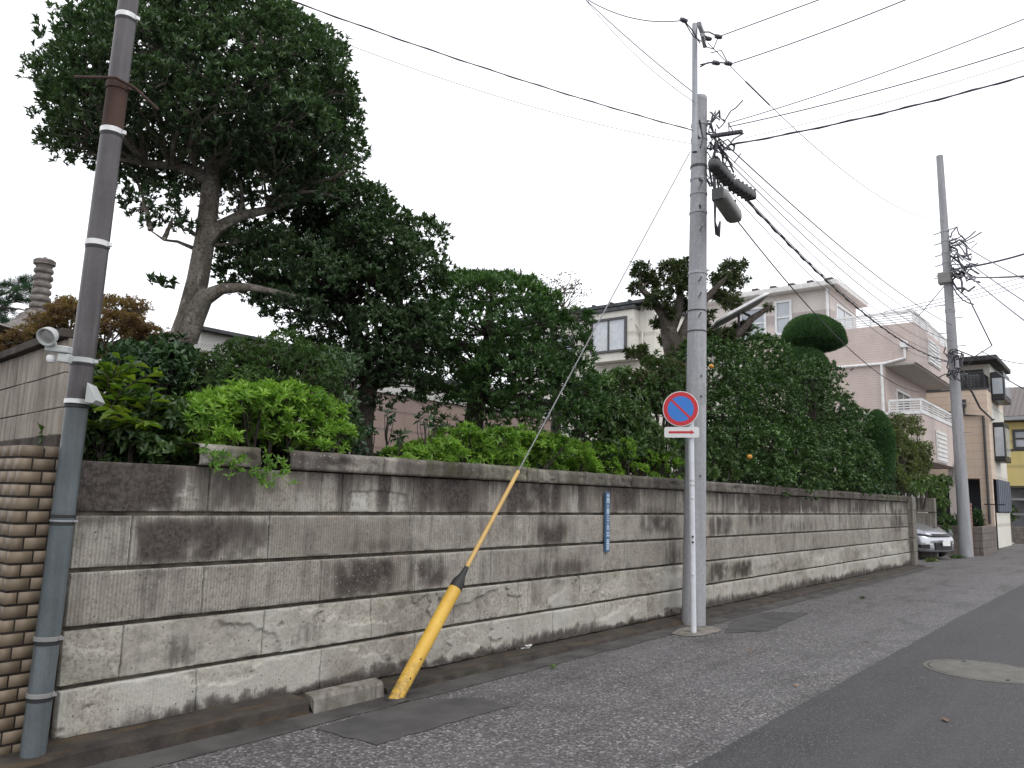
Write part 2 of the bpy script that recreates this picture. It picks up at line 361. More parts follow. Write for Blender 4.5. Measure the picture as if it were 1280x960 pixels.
for r in range(5):
    for i in range(len(JR[r])-1):
        x0, x1 = JR[r][i], JR[r][i+1]; z0, z1 = TOPS[r], TOPS[r+1]
        xm = (x0+x1)/2; st = .011 if xm < 6 else .018 if xm < 9 else .035
        gj = .0055; gh = .006
        nx = max(4, int((x1-x0)/st)); nz = max(8, int((z1-z0)/(st*.9)))
        xs = np.concatenate([[x0+gj, x0+gj], x0+gj+.004+np.linspace(0, 1, nx)*(x1-x0-2*gj-.008), [x1-gj, x1-gj]])
        gt = .006; gb = .02 if r else .002       # each course has a deep slot along its foot
        zs = np.concatenate([[z0+gb, z0+gb], z0+gb+.005+np.linspace(0, 1, nz)*(z1-z0-gb-gt-.01), [z1-gt, z1-gt]])
        X, Z = np.meshgrid(xs, zs, indexing='ij')
        bs = rs.rand(); tn = rs.uniform(.0, .9)+(.3 if r < 2 else 0)
        # surface relief: gentle dressing, chips at the arrises, flaked skin on the lower courses
        d = .004*(fbm(X*3, Z*3, 1)-.5)+.003*(fbm(X*16, Z*16, 2)-.5)+rs.uniform(-.003, .003)
        edge = np.minimum(np.minimum(X-x0, x1-X), np.minimum(Z-z0-gb*.7, z1-Z))
        d -= .009*sst(.02, .0, edge)*sst(.42, .62, fbm(X*14, Z*14, 5))
        fl = np.zeros_like(X)
        if r < 2:
            f = fbm(X*1.9+3, Z*3.6+r*5, 8)+.20*(fbm(X*10, Z*10, 9, 4)-.5)
            th_ = .51 if r == 1 else .60
            q = sst(th_, th_+.006, f); crk = sst(.008, .0, np.abs(f-th_-.002))*sst(.46, .5, fbm(X*5, Z*5, 41))
            fl = q
            d -= .014*q+.010*crk; d += q*.012*(fbm(X*22, Z*22, 4)-.5)
        else: crk = 0*X
        if r == 4:
            q = blob(X, Z, 455, 634, .17, .12, 1)+blob(X, Z, 490, 634, .2, .12, 1); q = sst(.45, .55, q+.5*(fbm(X*9, Z*9, 9, 3)-.5))
            fl = np.maximum(fl, q); d -= .01*q; d += q*.008*(fbm(X*25, Z*25, 4)-.5)
        y = D-(.008*(4-r))-d
        y[0, :] = y[-1, :] = D+.035; y[:, 0] = y[:, -1] = D+.035
        stn = np.zeros_like(X)
        for b in ST: stn = np.maximum(stn, blob(X, Z, *b))
        stn = stn*(.55+.8*fbm(X*5, Z*4, 12))*sst(-.02, .07, edge+.03*fbm(X*6, Z*6, 44))*(.45+.9*sst(.3, .62, fbm(X*9, Z*7, 50)))
        stn += .6*crk+(.5*max(0, bs-.45)*sst(.0, .09, edge)*sst(.35, .65, fbm(X*2.2, Z*3, 46)) if r > 0 else 0)
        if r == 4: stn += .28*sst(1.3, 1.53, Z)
        if r >= 2: stn += .06+.22*(rs.rand()-.4)
        else: stn -= .12
        base = sst(.05, .6, fbm(X*1.2, Z*0+3, 20))
        if r == 0: stn += (1.15*sst(.14*base+.085, .065, Z+.11*(fbm(X*14, Z*14, 14)-.5)))*sst(2.3, 3.1, X+.5)
        if r >= 3: stn += (.75 if r == 4 else .4)*sst(.5, .72, fbm(X*7+.15*fbm(X*20, Z*6, 52), Z*.35, 51, 3))*sst(.95, 1.5, Z+.25*(fbm(X*4, Z*0+1, 53)-.5))
        pal = np.zeros_like(X)
        for b in PL: pal = np.maximum(pal, blob(X, Z, *b))
        pal = pal*sst(.3, .6, fbm(X*7, Z*7, 15))+(.6 if r < 2 else .1)*sst(.3, .7, fbm(X*3, Z*3, 16))*(1-fl*.6)
        pal += .45*sst(.018, .005, edge)*sst(.35, .55, fbm(X*3, Z*5, 47))+(.9*(r == 4)*sst(.56, .64, fbm(X*22, Z*22, 48))*sst(.45, .6, fbm(X*5, Z*6, 49))*(X < 2.8)*sst(1.5, 1.38, Z))
        mos = .6*sst(.55, .75, fbm(X*2.5, Z*5, 18))*(sst(.2, .08, Z) if r == 0 else .0)+(.25*sst(.55, .7, fbm(X*1.3+4, Z*3, 19)) if r == 1 else 0)
        ribm = (np.ones_like(X)*(1. if r in (2, 3) else .75) if r >= 2 else .25*np.ones_like(X))*(1-fl)
        V_.append(np.stack([X.ravel(), y.ravel(), Z.ravel()], 1))
        a, b = X.shape; idx = np.arange(a*b).reshape(a, b)+nv; nv += a*b
        F_.append(np.stack([idx[:-1, :-1].ravel(), idx[1:, :-1].ravel(), idx[1:, 1:].ravel(), idx[:-1, 1:].ravel()], 1))
        for k, val in (('tint', np.clip(tn, 0, 1)*np.ones_like(X)), ('stain_dark', stn), ('pale', np.clip(pal, 0, 1)), ('moss', mos*np.ones_like(X)), ('rib', ribm)): A_[k].append(val.ravel())
wall = thing('stone_wall', 'long stained grey stone block garden wall with coping along the road', 'wall', (10, D, 0))
npmesh('stone_courses', np.concatenate(V_), np.concatenate(F_), [MATS['oya_stone']], wall, {k: np.concatenate(v) for k, v in A_.items()})
MB().box(1.885, D+.022, .0, XE, D+.2, 1.53).build('mortar_core', MATS['mortar'], wall)
# coping stones, overhanging a little
def coping(x0, x1, z0, z1, yf, seed):
    st = .02 if x1 < 8 else .04
    nx = max(4, int((x1-x0)/st)); prof = [(D+.2, z0), (yf+.02, z0), (yf+.004, z0+.006), (yf, z0+.02)]+[(yf-.001, z0+.02+(z1-z0-.05)*k/6) for k in range(1, 7)]+[(yf+.005, z1-.012), (yf+.03, z1), (yf+.1, z1+.004), (D+.24, z1)]
    xs = np.concatenate([[x0+.003], np.linspace(x0+.004, x1-.004, nx), [x1-.003]]); pr = np.array(prof)
    X = np.repeat(xs[:, None], len(pr), 1); Y = np.repeat(pr[None, :, 0], len(xs), 0).copy(); Z = np.repeat(pr[None, :, 1], len(xs), 0).copy()
    n = fbm(X*10+seed, Z*10, 3); Y += .016*(n-.5)+.02*sst(.6, .75, fbm(X*6, Z*14, 6))*(np.arange(len(pr)) > 2)[None, :]; Z += .012*(fbm(X*6, Y*0+seed, 8)-.5)*(np.arange(len(pr)) > 8)
    Y[0] += .02; Y[-1] += .02
    return X, Y, Z
V_, F_, A_, nv = [], [], {k: [] for k in ('tint', 'stain_dark', 'pale', 'moss', 'rib')}, 0
cx = [2.62, 3.02]; x = 3.2; segs = [(2.55, 2.98)]
while x < XE-.2: x2 = min(XE, x+.9+rs.uniform(-.1, .1)); segs.append((x, x2)); x = x2
for k, (a, b) in enumerate(segs):
    zt = 1.675+rs.uniform(-.008, .006)
    X, Y, Z = coping(a, b, 1.537, zt, D-.055+rs.uniform(-.008, .008), k*3.)
    V_.append(np.stack([X.ravel(), Y.ravel(), Z.ravel()], 1)); A, B = X.shape; idx = np.arange(A*B).reshape(A, B)+nv; nv += A*B
    F_.append(np.stack([idx[:-1, :-1].ravel(), idx[:-1, 1:].ravel(), idx[1:, 1:].ravel(), idx[1:, :-1].ravel()], 1)[:, ::-1])
    F_[-1] = F_[-1]
    far = sst(5.5, 7, X)
    A_['tint'].append((.5+0*X).ravel()); A_['stain_dark'].append((.25+.28*far+.45*sst(.45, .7, fbm(X*2, Z*3, 30))).ravel())
    A_['pale'].append((.3*sst(.5, .66, fbm(X*8, Z*10, 31))+.7*blob(X, Z, 757, 600, .3, .06, 1)*sst(.5, .56, fbm(X*20, Z*20, 32))).ravel())
    A_['moss'].append((.5*sst(.5, .7, fbm(X*2, Z*2, 33))*(1-far*.5)+.6*sst(17, 19.5, X)*sst(.4, .6, fbm(X*3, Z*3, 35))).ravel()); A_['rib'].append((0*X).ravel())
npmesh('coping', np.concatenate(V_), np.concatenate(F_), [MATS['oya_stone']], wall, {k: np.concatenate(v) for k, v in A_.items()})
# end post of the wall
ep = MB()
for k in range(5): z0 = .02+k*.33; ep.box(XE+.006, D-.13+.004*(k % 2), z0+.004, XE+.34, D+.3, z0+.326)
weathered('old_stone', (.14, .125, .105), (.27, .25, .22), 6, .9, .6, True, dirt=(.06, .05, .045), fine=60)
ep.build('end_post', MATS['old_stone'], wall, bevel=.012)
MB().box(XE+.03, D+.305, .0, XE+.2, 9, 1.5).build('return_wall', MATS['old_stone'], wall, bevel=.01)

# side wall of the neighbour, upper left
sw = thing('side_stone_wall', 'stone block wall with dark cap rising behind the brick tiled wall', 'wall', (1.95, 5, 0))
sb_ = MB(); cap = MB(); rsx = random.Random(4)
dx, dy = .09, .996
def swp(t, off=0): return (1.955+dx*t+off, 4.97+t)
for r, (z0, z1) in enumerate([(1.69, 1.85), (1.855, 2.06), (2.065, 2.27)]):
    t = -.0+(.1 if r % 2 else 0)
    t0 = 0
    while t0 < 5:
        L = rsx.uniform(.28, .42); a = swp(t0+.002); b = swp(min(5, t0+L)-.002); j = rsx.uniform(-.004, .004)
        sb_.add([(a[0]+j, a[1], z0), (b[0]+j, b[1], z0), (b[0]+.1, b[1], z0), (a[0]+.1, a[1], z0), (a[0]+j, a[1], z1), (b[0]+j, b[1], z1), (b[0]+.1, b[1], z1), (a[0]+.1, a[1], z1)],
                [(0, 3, 2, 1), (4, 5, 6, 7), (0, 1, 5, 4), (1, 2, 6, 5), (2, 3, 7, 6), (3, 0, 4, 7)]); t0 += L
weathered('wall_stone_pale', (.20, .17, .14), (.38, .34, .29), 4, .9, .5, True, dirt=(.1, .085, .075), fine=70)
weathered('dark_cap', (.03, .024, .02), (.08, .065, .055), 5, .9, .6, False, fine=60)
sb_.build('stone_blocks', MATS['wall_stone_pale'], sw, bevel=.004)
a = swp(0); b = swp(5)
def slab(mb, a, b, o0, o1, z0, z1):
    mb.add([(a[0]+o0, a[1], z0), (b[0]+o0, b[1], z0), (b[0]+o1, b[1], z0), (a[0]+o1, a[1], z0), (a[0]+o0, a[1], z1), (b[0]+o0, b[1], z1), (b[0]+o1, b[1], z1), (a[0]+o1, a[1], z1)],
           [(0, 3, 2, 1), (4, 5, 6, 7), (0, 1, 5, 4), (1, 2, 6, 5), (2, 3, 7, 6), (3, 0, 4, 7)])
slab(cap, a, b, -.05, .13, 2.272, 2.325); slab(cap, a, b, -.012, .1, .05, 1.688); cap.build('cap', MATS['dark_cap'], sw, bevel=.006)

# brick tiled wall, lower left
m, nt, p, o = newmat('brick_tile')
v = coords(nt); c = mix(nt, attr(nt, 'tint'), (.135, .102, .068), (.20, .155, .106)); c = mix(nt, ramp(nt, noise(nt, v, 12, 5), [(.3, .35), (.6, 0.)]), c, (.13, .095, .06))
nt.links.new(c, p.inputs['Base Color']); p.inputs['Roughness'].default_value = .55; bump(nt, p, noise(nt, v, 60, 4), .15, .003)
weathered('joint_dark', (.012, .01, .009), (.03, .025, .022), 9, .95, 0, False)
bw_ = thing('brick_tile_wall', 'tan brick tiled wall end with dark joints at the left edge', 'wall', (1.7, 4.5, 0))
MB().box(1.5745, 4.4205, .0, 1.80, 7.0, 1.575).build('joint_core', MATS['joint_dark'], bw_)
tv, tf, tt = [], [], []
def tile(x0, y0, z0, x1, y1, z1):
    n = len(tv); b = .0015
    for z, e in ((z0, b), (z0+b, 0), (z1-b, 0), (z1, b)):
        tv.extend([(x0+e, y0+e, z), (x1-e, y0+e, z), (x1-e, y1-e, z), (x0+e, y1-e, z)])
    for L in range(3):
        for k in range(4): tf.append((n+L*4+k, n+L*4+(k+1) % 4, n+L*4+4+(k+1) % 4, n+L*4+4+k))
    tf.append((n+3, n+2, n+1, n)); tf.append((n+12, n+13, n+14, n+15))
    tt.extend([rsx.random()]*16)
px_, ht, jt = .0665, .057, .0085
for r in range(24):
    z1 = 1.59-r*px_; z0 = z1-ht+.002; off = .0 if r % 2 == 0 else .05
    if z0 < .0: break
    L0 = .10 if r % 2 == 0 else .05
    tile(1.572, 4.418, z0, 1.572+L0, 4.418+(.15-L0), z1)       # corner tile
    x = 1.572+L0+jt
    while x < 1.78: tile(x, 4.418, z0, min(1.805, x+.1), 4.44, z1); x += .1+jt
    y = 4.418+.15-L0+jt
    while y < 6.9: tile(1.572, y, z0, 1.6, y+.1, z1); y += .1+jt
npmesh('tiles', tv, tf, [MATS['brick_tile']], bw_, {'tint': tt})
MB().box(1.60, 4.45, 1.576, 1.80, 7.0, 1.588).build('top_slab', MATS['brick_tile'], bw_)

# ---------------------------------------------------------------- buildings
m, nt, p, o = newmat('mauve_tile')
v = coords(nt)
def stripes(nt, v, axis, n, lo, hi):
    w_ = nd(nt, 'ShaderNodeTexWave', wave_type='BANDS', bands_direction=axis, wave_profile='SAW'); w_.inputs['Scale'].default_value = n; nt.links.new(v, w_.inputs['Vector'])
    return ramp(nt, w_.outputs['Fac'], [(lo, 0.), (hi, 1.)])
def siding(name, a, b, course, dark, rough=.7):
    m, nt, p, o = newmat(name); v = coords(nt)
    c = mix(nt, ramp(nt, noise(nt, v, 2.5, 5), [(.3, 0.), (.7, 1.)]), a, b)
    vs = coords(nt, (3, 3, .3)); c = mix(nt, ramp(nt, noise(nt, vs, 1., 5), [(.5, 0.), (.75, .25)]), c, dark)
    s = stripes(nt, v, 'Z', .314/course, .82, .9); c = mix(nt, mix(nt, .55, 0., s), c, dark)
    n = noise(nt, coords(nt, (4, 4, 30)), 2, 3); c = mix(nt, .25, c, ramp(nt, n, [(.35, .55), (.65, 1.)]), 'MULTIPLY')
    nt.links.new(c, p.inputs['Base Color']); p.inputs['Roughness'].default_value = rough
    bump(nt, p, s, -.5, .01)
siding('mauve_brick', (.60, .50, .455), (.67, .57, .525), .075, (.3, .235, .215))
siding('mauve_plain', (.66, .60, .565), (.71, .645, .61), 2.6, (.3, .25, .24))
siding('peach_tile', (.66, .53, .42), (.72, .59, .47), .3, (.52, .42, .34))
siding('cream_siding', (.74, .715, .64), (.79, .765, .69), .9, (.45, .42, .36))
siding('yellow_siding', (.64, .52, .20), (.70, .58, .24), 1.2, (.4, .33, .16))
siding('white_siding', (.62, .61, .58), (.68, .67, .64), .6, (.4, .4, .38))
siding('brown_siding', (.26, .19, .165), (.32, .24, .21), .4, (.14, .1, .09))
weathered('roof_slate', (.05, .055, .06), (.1, .105, .11), 5, .7, .4, False)
weathered('roof_dark', (.03, .028, .03), (.06, .055, .055), 5, .7, .4, False)
m, nt, p, o = newmat('tile_roof'); v = coords(nt)
s = stripes(nt, v, 'Y', .314/.22, .6, .95); c = mix(nt, s, (.11, .085, .08), (.045, .035, .035)); nt.links.new(c, p.inputs['Base Color']); bump(nt, p, s, -.6, .03)
plain('white_paint', (.78, .78, .78), .45); plain('white_trim', (.72, .70, .68), .5)
plain('frame_dark', (.06, .06, .062), .4); plain('black_metal', (.02, .02, .022), .4, .2); plain('soffit', (.42, .41, .38), .8)
plain('grey_metal', (.33, .34, .35), .45, .5); plain('dark_blue', (.03, .035, .05), .6); plain('grey_door', (.19, .19, .2), .6)
plain('curtain', (.62, .65, .68), .9)
m, nt, p, o = newmat('window_glass'); v = coords(nt)
c = mix(nt, ramp(nt, noise(nt, v, 1.2, 3), [(.4, 0.), (.6, 1.)]), (.36, .4, .44), (.48, .51, .55)); nt.links.new(c, p.inputs['Base Color'])
p.inputs['Roughness'].default_value = .08; p.inputs['Specular IOR Level'].default_value = .6
m, nt, p, o = newmat('dark_glass'); v = coords(nt)
c = mix(nt, ramp(nt, noise(nt, v, 1.2, 3), [(.4, 0.), (.6, 1.)]), (.06, .07, .08), (.14, .15, .16)); nt.links.new(c, p.inputs['Base Color'])
p.inputs['Roughness'].default_value = .1

def win_x(par, x, y0, y1, z0, z1, frame='white_paint', glass='window_glass', t=.07, mull=True, rail=None, d=.06):
    """window in a wall that faces -X"""
    if y0 > y1: y0, y1 = y1, y0
    f = MB(); f.box(x-d, y0, z0, x+.02, y0+t, z1).box(x-d, y1-t, z0, x+.02, y1, z1).box(x-d, y0+t, z0, x+.02, y1-t, z0+t).box(x-d, y0+t, z1-t, x+.02, y1-t, z1)
    if mull: ym = (y0+y1)/2; f.box(x-d*.7, ym-t*.4, z0+t, x+.02, ym+t*.4, z1-t)
    if rail: f.box(x-d*.8, y0+t, rail, x-.004, y1-t, rail+t*.7)
    o = f.build('window', MATS[frame], par); MB().box(x-.012, y0+t, z0+t, x+.01, y1-t, z1-t).build('pane', MATS[glass], o); return o
def win_y(par, y, x0, x1, z0, z1, frame='white_paint', glass='window_glass', t=.07, mull=True, d=.06, n=2):
    f = MB(); f.box(x0, y-d, z0, x0+t, y+.02, z1).box(x1-t, y-d, z0, x1, y+.02, z1).box(x0+t, y-d, z0, x1-t, y+.02, z0+t).box(x0+t, y-d, z1-t, x1-t, y+.02, z1)
    if mull:
        for k in range(1, n): xm = x0+(x1-x0)*k/n; f.box(xm-t*.4, y-d*.7, z0+t, xm+t*.4, y+.02, z1-t)
    o = f.build('window', MATS[frame], par); MB().box(x0+t, y-.012, z0+t, x1-t, y+.01, z1-t).build('pane', MATS[glass], o); return o
def railing(par, pts, z0, z1, nb=3, post=.8, mat='white_paint', r=.025):
    f = MB()
    for a, b in zip(pts[:-1], pts[1:]):
        for k in range(nb+1):
            z = z0+.06+(z1-z0-.06)*k/nb+(.002 if a is pts[0] else 0); rr = r*1.7 if k == nb else r*.8
            f.beam((a[0], a[1], z), (b[0], b[1], z), rr*1.6, rr*1.6)
        L = math.dist(a, b); n = max(1, int(L/post))
        for k in range(0 if a is pts[0] else 1, n+1): q = [a[i]+(b[i]-a[i])*k/n for i in (0, 1)]; f.beam((q[0], q[1], z0-.02), (q[0], q[1], z1+.01), r*2, r*2)
    return f.build('railing', MATS[mat], par)

# the pinkish three-storey house
XP = 26.0
A = lambda x, y: atx(x, y, XP)
pk = thing('pink_house', 'pinkish tiled three storey house with white balcony railings behind the hedge', 'house', (XP+3, 9, 0))
c3 = A(1036, 352)[1]; e3 = A(1036, 352)[2]          # third floor corner and eave
z3 = A(1145, 402)[2]; yb = A(1143, 402)[1]; zb3 = A(1141, 453)[2]; y2 = A(1106, 460)[1]
z2 = A(1150, 517)[2]; zfloor2 = A(1150, 575)[2]; yb2 = A(1153, 516)[1]; Yback = 16.5
zr3 = A(1145, 389)[2]; zr2 = A(1152, 500)[2]; yr2 = A(1112, 516)[1]
XB = XP+5.6
MB().box(XP, y2, 2.2, XB+.4, Yback, zb3).build('lower_wall', MATS['mauve_brick'], pk)
MB().box(XP+.004, y2+.5, 0, XB, Yback, 2.196).build('ground_wall', MATS['mauve_plain'], pk)
MB().box(XP-.004, yb, zb3, XB+.6, Yback+.01, z3).build('balcony_parapet', MATS['mauve_brick'], pk)
MB().box(XP, yb+.06, zb3-.05, XB+.5, y2, zb3-.003).build('balcony_soffit', MATS['soffit'], pk)
MB().box(XP-.006, yb2, zfloor2, XB+.45, y2-.004, z2).build('lower_balcony', MATS['mauve_brick'], pk)
MB().box(XP-.03, yb2-.02, z2, XP+.06, yr2+1.2, z2+.09).box(XP+.06, yb2-.02, z2, XB+.45, yb2+.08, z2+.09).build('balcony_coping', MATS['white_paint'], pk)
for a_, b_ in ((XP+.3, XP+.55), (XB, XB+.3)): MB().box(a_, yb2+.1, 0, b_, yb2+.35, zfloor2-.003).build('pillar', MATS['mauve_plain'], pk)
MB().box(XP+.05, c3, z3-.6, XP+3.1, Yback, e3-.2).box(XP+3.1, c3+1.3, z3-.6, XP+6.4, Yback, e3-.35).build('upper_wall', MATS['mauve_plain'], pk)
rf = MB(); rf.box(XP-.32, c3-.35, e3-.2, XP+3.4, Yback+.3, e3-.02).box(XP+3.4, c3+.95, e3-.36, XP+6.8, Yback+.3, e3-.18); rf.build('eaves', MATS['white_trim'], pk, bevel=.03)
r2 = MB()
def hip(mb, x0, y0, x1, y1, z, h, ins=2.2):
    mb.add([(x0, y0, z), (x1, y0, z), (x1, y1, z), (x0, y1, z), (x0+ins, y0+ins, z+h), (x1-ins*.4, y0+ins, z+h), (x1-ins*.4, y1-ins, z+h), (x0+ins, y1-ins, z+h)],
           [(0, 3, 2, 1), (4, 5, 6, 7), (0, 1, 5, 4), (1, 2, 6, 5), (2, 3, 7, 6), (3, 0, 4, 7)])
hip(r2, XP-.3, c3-.33, XP+3.4, Yback+.28, e3-.015, .25, 1.4); r3 = MB(); hip(r3, XP+3.41, c3+.97, XP+6.8, Yback+.28, e3-.175, .25, 1.4)
for k in range(18): r2.box(XP-.31, c3-.2+k*.62, e3-.01, XP-.05, c3+.0+k*.62, e3+.05)
r2.build('roof', MATS['tile_roof'], pk); r3.build('roof', MATS['tile_roof'], pk)
railing(pk, [(XP+.05, c3+.0), (XP+.05, yb+.05), (XB+.5, yb+.05)], z3, zr3+.05, 4, .9)
railing(pk, [(XP+.0, yr2), (XP+.0, yb2+.03), (XB+.4, yb2+.03)], z2+.06, zr2+.02, 4, .8)
W = lambda a, b: (A(*a), A(*b))
a, b = W((968, 377), (990, 408)); win_x(pk, XP+.05, b[1], a[1], b[2]-.25, a[2], rail=(a[2]*.35+b[2]*.65), mull=False)
a, b = W((938, 385), (958, 425)); win_x(pk, XP+.05, b[1], a[1]+.4, b[2], a[2], rail=(a[2]+b[2])/2, mull=False)
win_y(pk, c3, XP+.6, XP+2.7, z3-.35, e3-.6)
win_y(pk, y2, XP+1.2, XP+3.1, z2-.6, zb3-.6, glass='dark_glass')
dp = MB(); zz = zb3+.02
dp.tube([(XP-.07, c3+.05, z3), (XP-.07, c3+.05, e3-.22)], .045, 8)
dp.tube([(XP-.07, Yback*.55, zz), (XP-.07, y2+.02, zz), (XP-.07, y2-.04, zz+.01), (XP-.07, yb+.3, zz+.12), (XP-.07, yb+.3, z3-.75)], .045, 8)
dp.tube([(XP-.07, y2+.08, zz-.02), (XP-.07, y2+.08, z2+.1)], .045, 8); dp.box(XP-.14, yb+.2, z3-.78, XP-.02, yb+.42, z3-.6)
dp.build('downpipe', MATS['white_paint'], pk)
def louvre(par, y, x0, x1, z0, z1):
    f = MB().box(x0, y-.035, z0, x1, y-.004, z1); g = MB(); n = 7
    o = f.build('louvre_panel', MATS['white_trim'], par)
    for k in range(n): z = z0+(z1-z0)*(k+.5)/n; g.box(x0+.08, y-.06, z-.02, x1-.08, y-.036, z+.03)
    g.build('slat', MATS['white_paint'], o)
B = lambda x, y, yy: aty(x, y, yy)
louvre(pk, yb, XP+1.7, XP+3.6, zb3+.25, z3-.2)
louvre(pk, yb2, XP+1.75, XP+3.4, z2-1.35, z2-.35)

# peach three-storey house beyond it
XT = 34.0; T = lambda x, y: atx(x, y, XT)
pe = thing('peach_house', 'peach tiled house with dark glazed upper terrace behind the far pole', 'house', (XT+3, 8, 0))
yc = T(1233, 487)[1]; zt = T(1190, 489)[2]; zo = T(1200, 598)[2]; yl = T(1146, 520)[1]+1.5; zroof = T(1200, 446)[2]; yv = T(1226, 480)[1]
XTE = float(aty(1257, 560, yc)[0])
MB().box(XT, yc, zo, XTE, yl+4, zt).build('wall', MATS['peach_tile'], pe)
MB().box(XT+1.6, yc+.02, 0, XTE-.01, yl+4, zo-.002).build('garage_wall', MATS['dark_blue'], pe)
MB().box(XT+.01, yc+.01, 0, XT+.3, yc+.4, zo-.002).build('pillar', MATS['peach_tile'], pe); MB().box(XT+.301, yc+.005, 0, XTE, yc+.2, 1.3).build('low_wall', MATS['cream_siding'], pe)
MB().box(XT+2.1, yc+1.5, 0, XT+2.19, yl, 2.2).build('shutter', MATS['grey_door'], pe)
MB().box(XT-.02, yc-.02, zt, XTE, yc+.1, zt+.07).box(XT-.02, yc+.1, zt, XT+.12, yl+4, zt+.07).build('parapet_cap', MATS['frame_dark'], pe)
MB().box(XT+1.3, yc+.012, zt+.07, XTE, yl+4, zroof-.15).build('terrace_wall', MATS['cream_siding'], pe)
rr = MB(); rr.box(XT+.5, yc-.35, zroof-.14, XTE+.2, yl+4.3, zroof+.08); rr.build('roof', MATS['roof_dark'], pe, bevel=.05)
win_x(pe, XT+1.29, T(1220, 450)[1]-.05, T(1175, 450)[1], zt+.1, zroof-.35, 'black_metal', 'dark_glass', t=.1)
win_x(pe, XT+1.29, T(1174, 450)[1], yl, zt+.1, zroof-.4, 'black_metal', 'dark_glass', t=.1)
railing(pe, [(XT+.05, yl+1), (XT+.05, yc+.08), (XT+1.25, yc+.08)], zt+.07, zt+.62, 5, .12, 'black_metal', .012)
railing(pe, [(XT+.05, yl+1), (XT+.05, yc+.08)], zt+.07, zt+.66, 1, 1.2, 'black_metal', .03)
# washing on the terrace rail, street side bay windows, pipes, slatted screen
MB().box(XT-.04, yc+.95, zt+.1, XT+.01, yc+1.25, zt+.55).box(XT-.06, yc+1.0, zt+.4, XT-.02, yc+1.1, zt+.95).build('towel', MATS.get('blue_cloth') or plain('blue_cloth', (.12, .3, .45), .9), pe)
XQ = (XTE-XT)/9.
bay = MB().box(XT+2.4*XQ, yc-.45, zt-.3, XT+6.2*XQ, yc-.004, zroof-.5); bo = bay.build('bay_window', MATS['black_metal'], pe, bevel=.03)
MB().box(XT+2.4*XQ-.02, yc-.40, zt-.05, XT+2.4*XQ-.004, yc-.06, zroof-.75).box(XT+2.4*XQ+.15, yc-.47, zt-.1, XT+6.2*XQ-.15, yc-.454, zroof-.7).build('pane', MATS['window_glass'], bo)
zz = T(1236, 550)[2]
bay = MB().box(XT+2.0*XQ, yc-.38, zz-.75, XT+5*XQ, yc-.004, zz+.75); bo = bay.build('bay_window', MATS['black_metal'], pe, bevel=.03)
MB().box(XT+2.0*XQ-.02, yc-.34, zz-.55, XT+2.0*XQ-.004, yc-.05, zz+.55).box(XT+2.0*XQ+.15, yc-.4, zz-.55, XT+5*XQ-.15, yc-.384, zz+.55).build('pane', MATS['window_glass'], bo)
MB().tube([(XT-.06, yc+.15, 0.9), (XT-.06, yc+.15, T(1231, 520)[2]), (XT-.06, T(1206, 519)[1], T(1206, 519)[2]), (XT-.06, T(1205, 505)[1], T(1205, 505)[2])], .045, 8).tube([(XT-.06, T(1204, 519)[1], T(1206, 517)[2]+.04), (XT-.06, T(1183, 519)[1], T(1206, 517)[2]+.08)], .03, 8).box(XT-.16, T(1208, 505)[1], T(1208, 505)[2]-.1, XT-.004, T(1202, 505)[1], T(1208, 505)[2]+.16).build('downpipe', MATS['frame_dark'], pe)
MB().box(XT+1.0, yc-.006, zo-.02, XTE-.1, yc-.003+.003, zt-.4).build('street_wall', MATS['cream_siding'], pe)
sc = MB()
SQ = (XTE-XT-.9)/7
for k in range(7): sc.box(XT+.9+k*SQ, yc-.09, 1.35, XT+.9+(k+.7)*SQ, yc-.012, zo)
sc.build('slatted_screen', plain('slate_panel', (.13, .15, .19), .6), pe)

# yellow house further down
XY = 45.0; Yf = lambda x, y: atx(x, y, XY)
ye = thing('yellow_house', 'yellow walled house with brown tiled roof at the right edge', 'house', (XY+4, 4, 0))
y1 = Yf(1251, 560)[1]; ztop = Yf(1262, 528)[2]; zlow = Yf(1262, 609)[2]
MB().box(XY, -2, zlow, XY+8, y1, ztop).build('wall', MATS['yellow_siding'], ye)
MB().box(XY+1.2, -2, 0, XY+8, y1-.1, zlow-.003).build('garage_wall', MATS['grey_door'], ye)
MB().box(XY-.02, -2, zlow-.0, XY-.003, y1, zlow+.07).box(XY-.02, -2, Yf(1260, 564)[2], XY-.003, y1, Yf(1260, 563)[2]+.06).box(XY-.02, y1-.06, zlow, XY-.004, y1+.02, ztop).build('trim', MATS['frame_dark'], ye)
MB().box(XY-.01, -2, 1.9, XY+1.1, y1-.3, 2.0).box(XY-.01, -2, 1.2, XY+.2, y1-.3, 1.28).build('shelf', MATS['grey_metal'], ye)
a = Yf(1265, 537); b = Yf(1280, 562); win_x(ye, XY, b[1]-1.0, a[1], b[2]+.02, a[2], 'frame_dark', 'window_glass', t=.12, rail=(a[2]+b[2])/2)
tr = MB(); z5 = Yf(1262, 500)[2]; tr.add([(XY-.6, -2.5, ztop+.25), (XY-.6, y1+.5, ztop+.25), (XY+3.6, y1+.3, z5+1.1), (XY+3.6, -2.5, z5+1.1), (XY+8.5, -2.5, ztop+.2), (XY+8.5, y1+.5, ztop+.2)],
    [(0, 3, 2, 1), (3, 4, 5, 2), (1, 2, 5), (0, 1, 5, 4), (0, 4, 3)]); tr.build('roof', MATS['tile_roof'], ye)
MB().box(XY-.7, -2.5, ztop+.05, XY+.1, y1+.2, ztop+.22).build('metal_canopy', MATS['grey_metal'], ye)

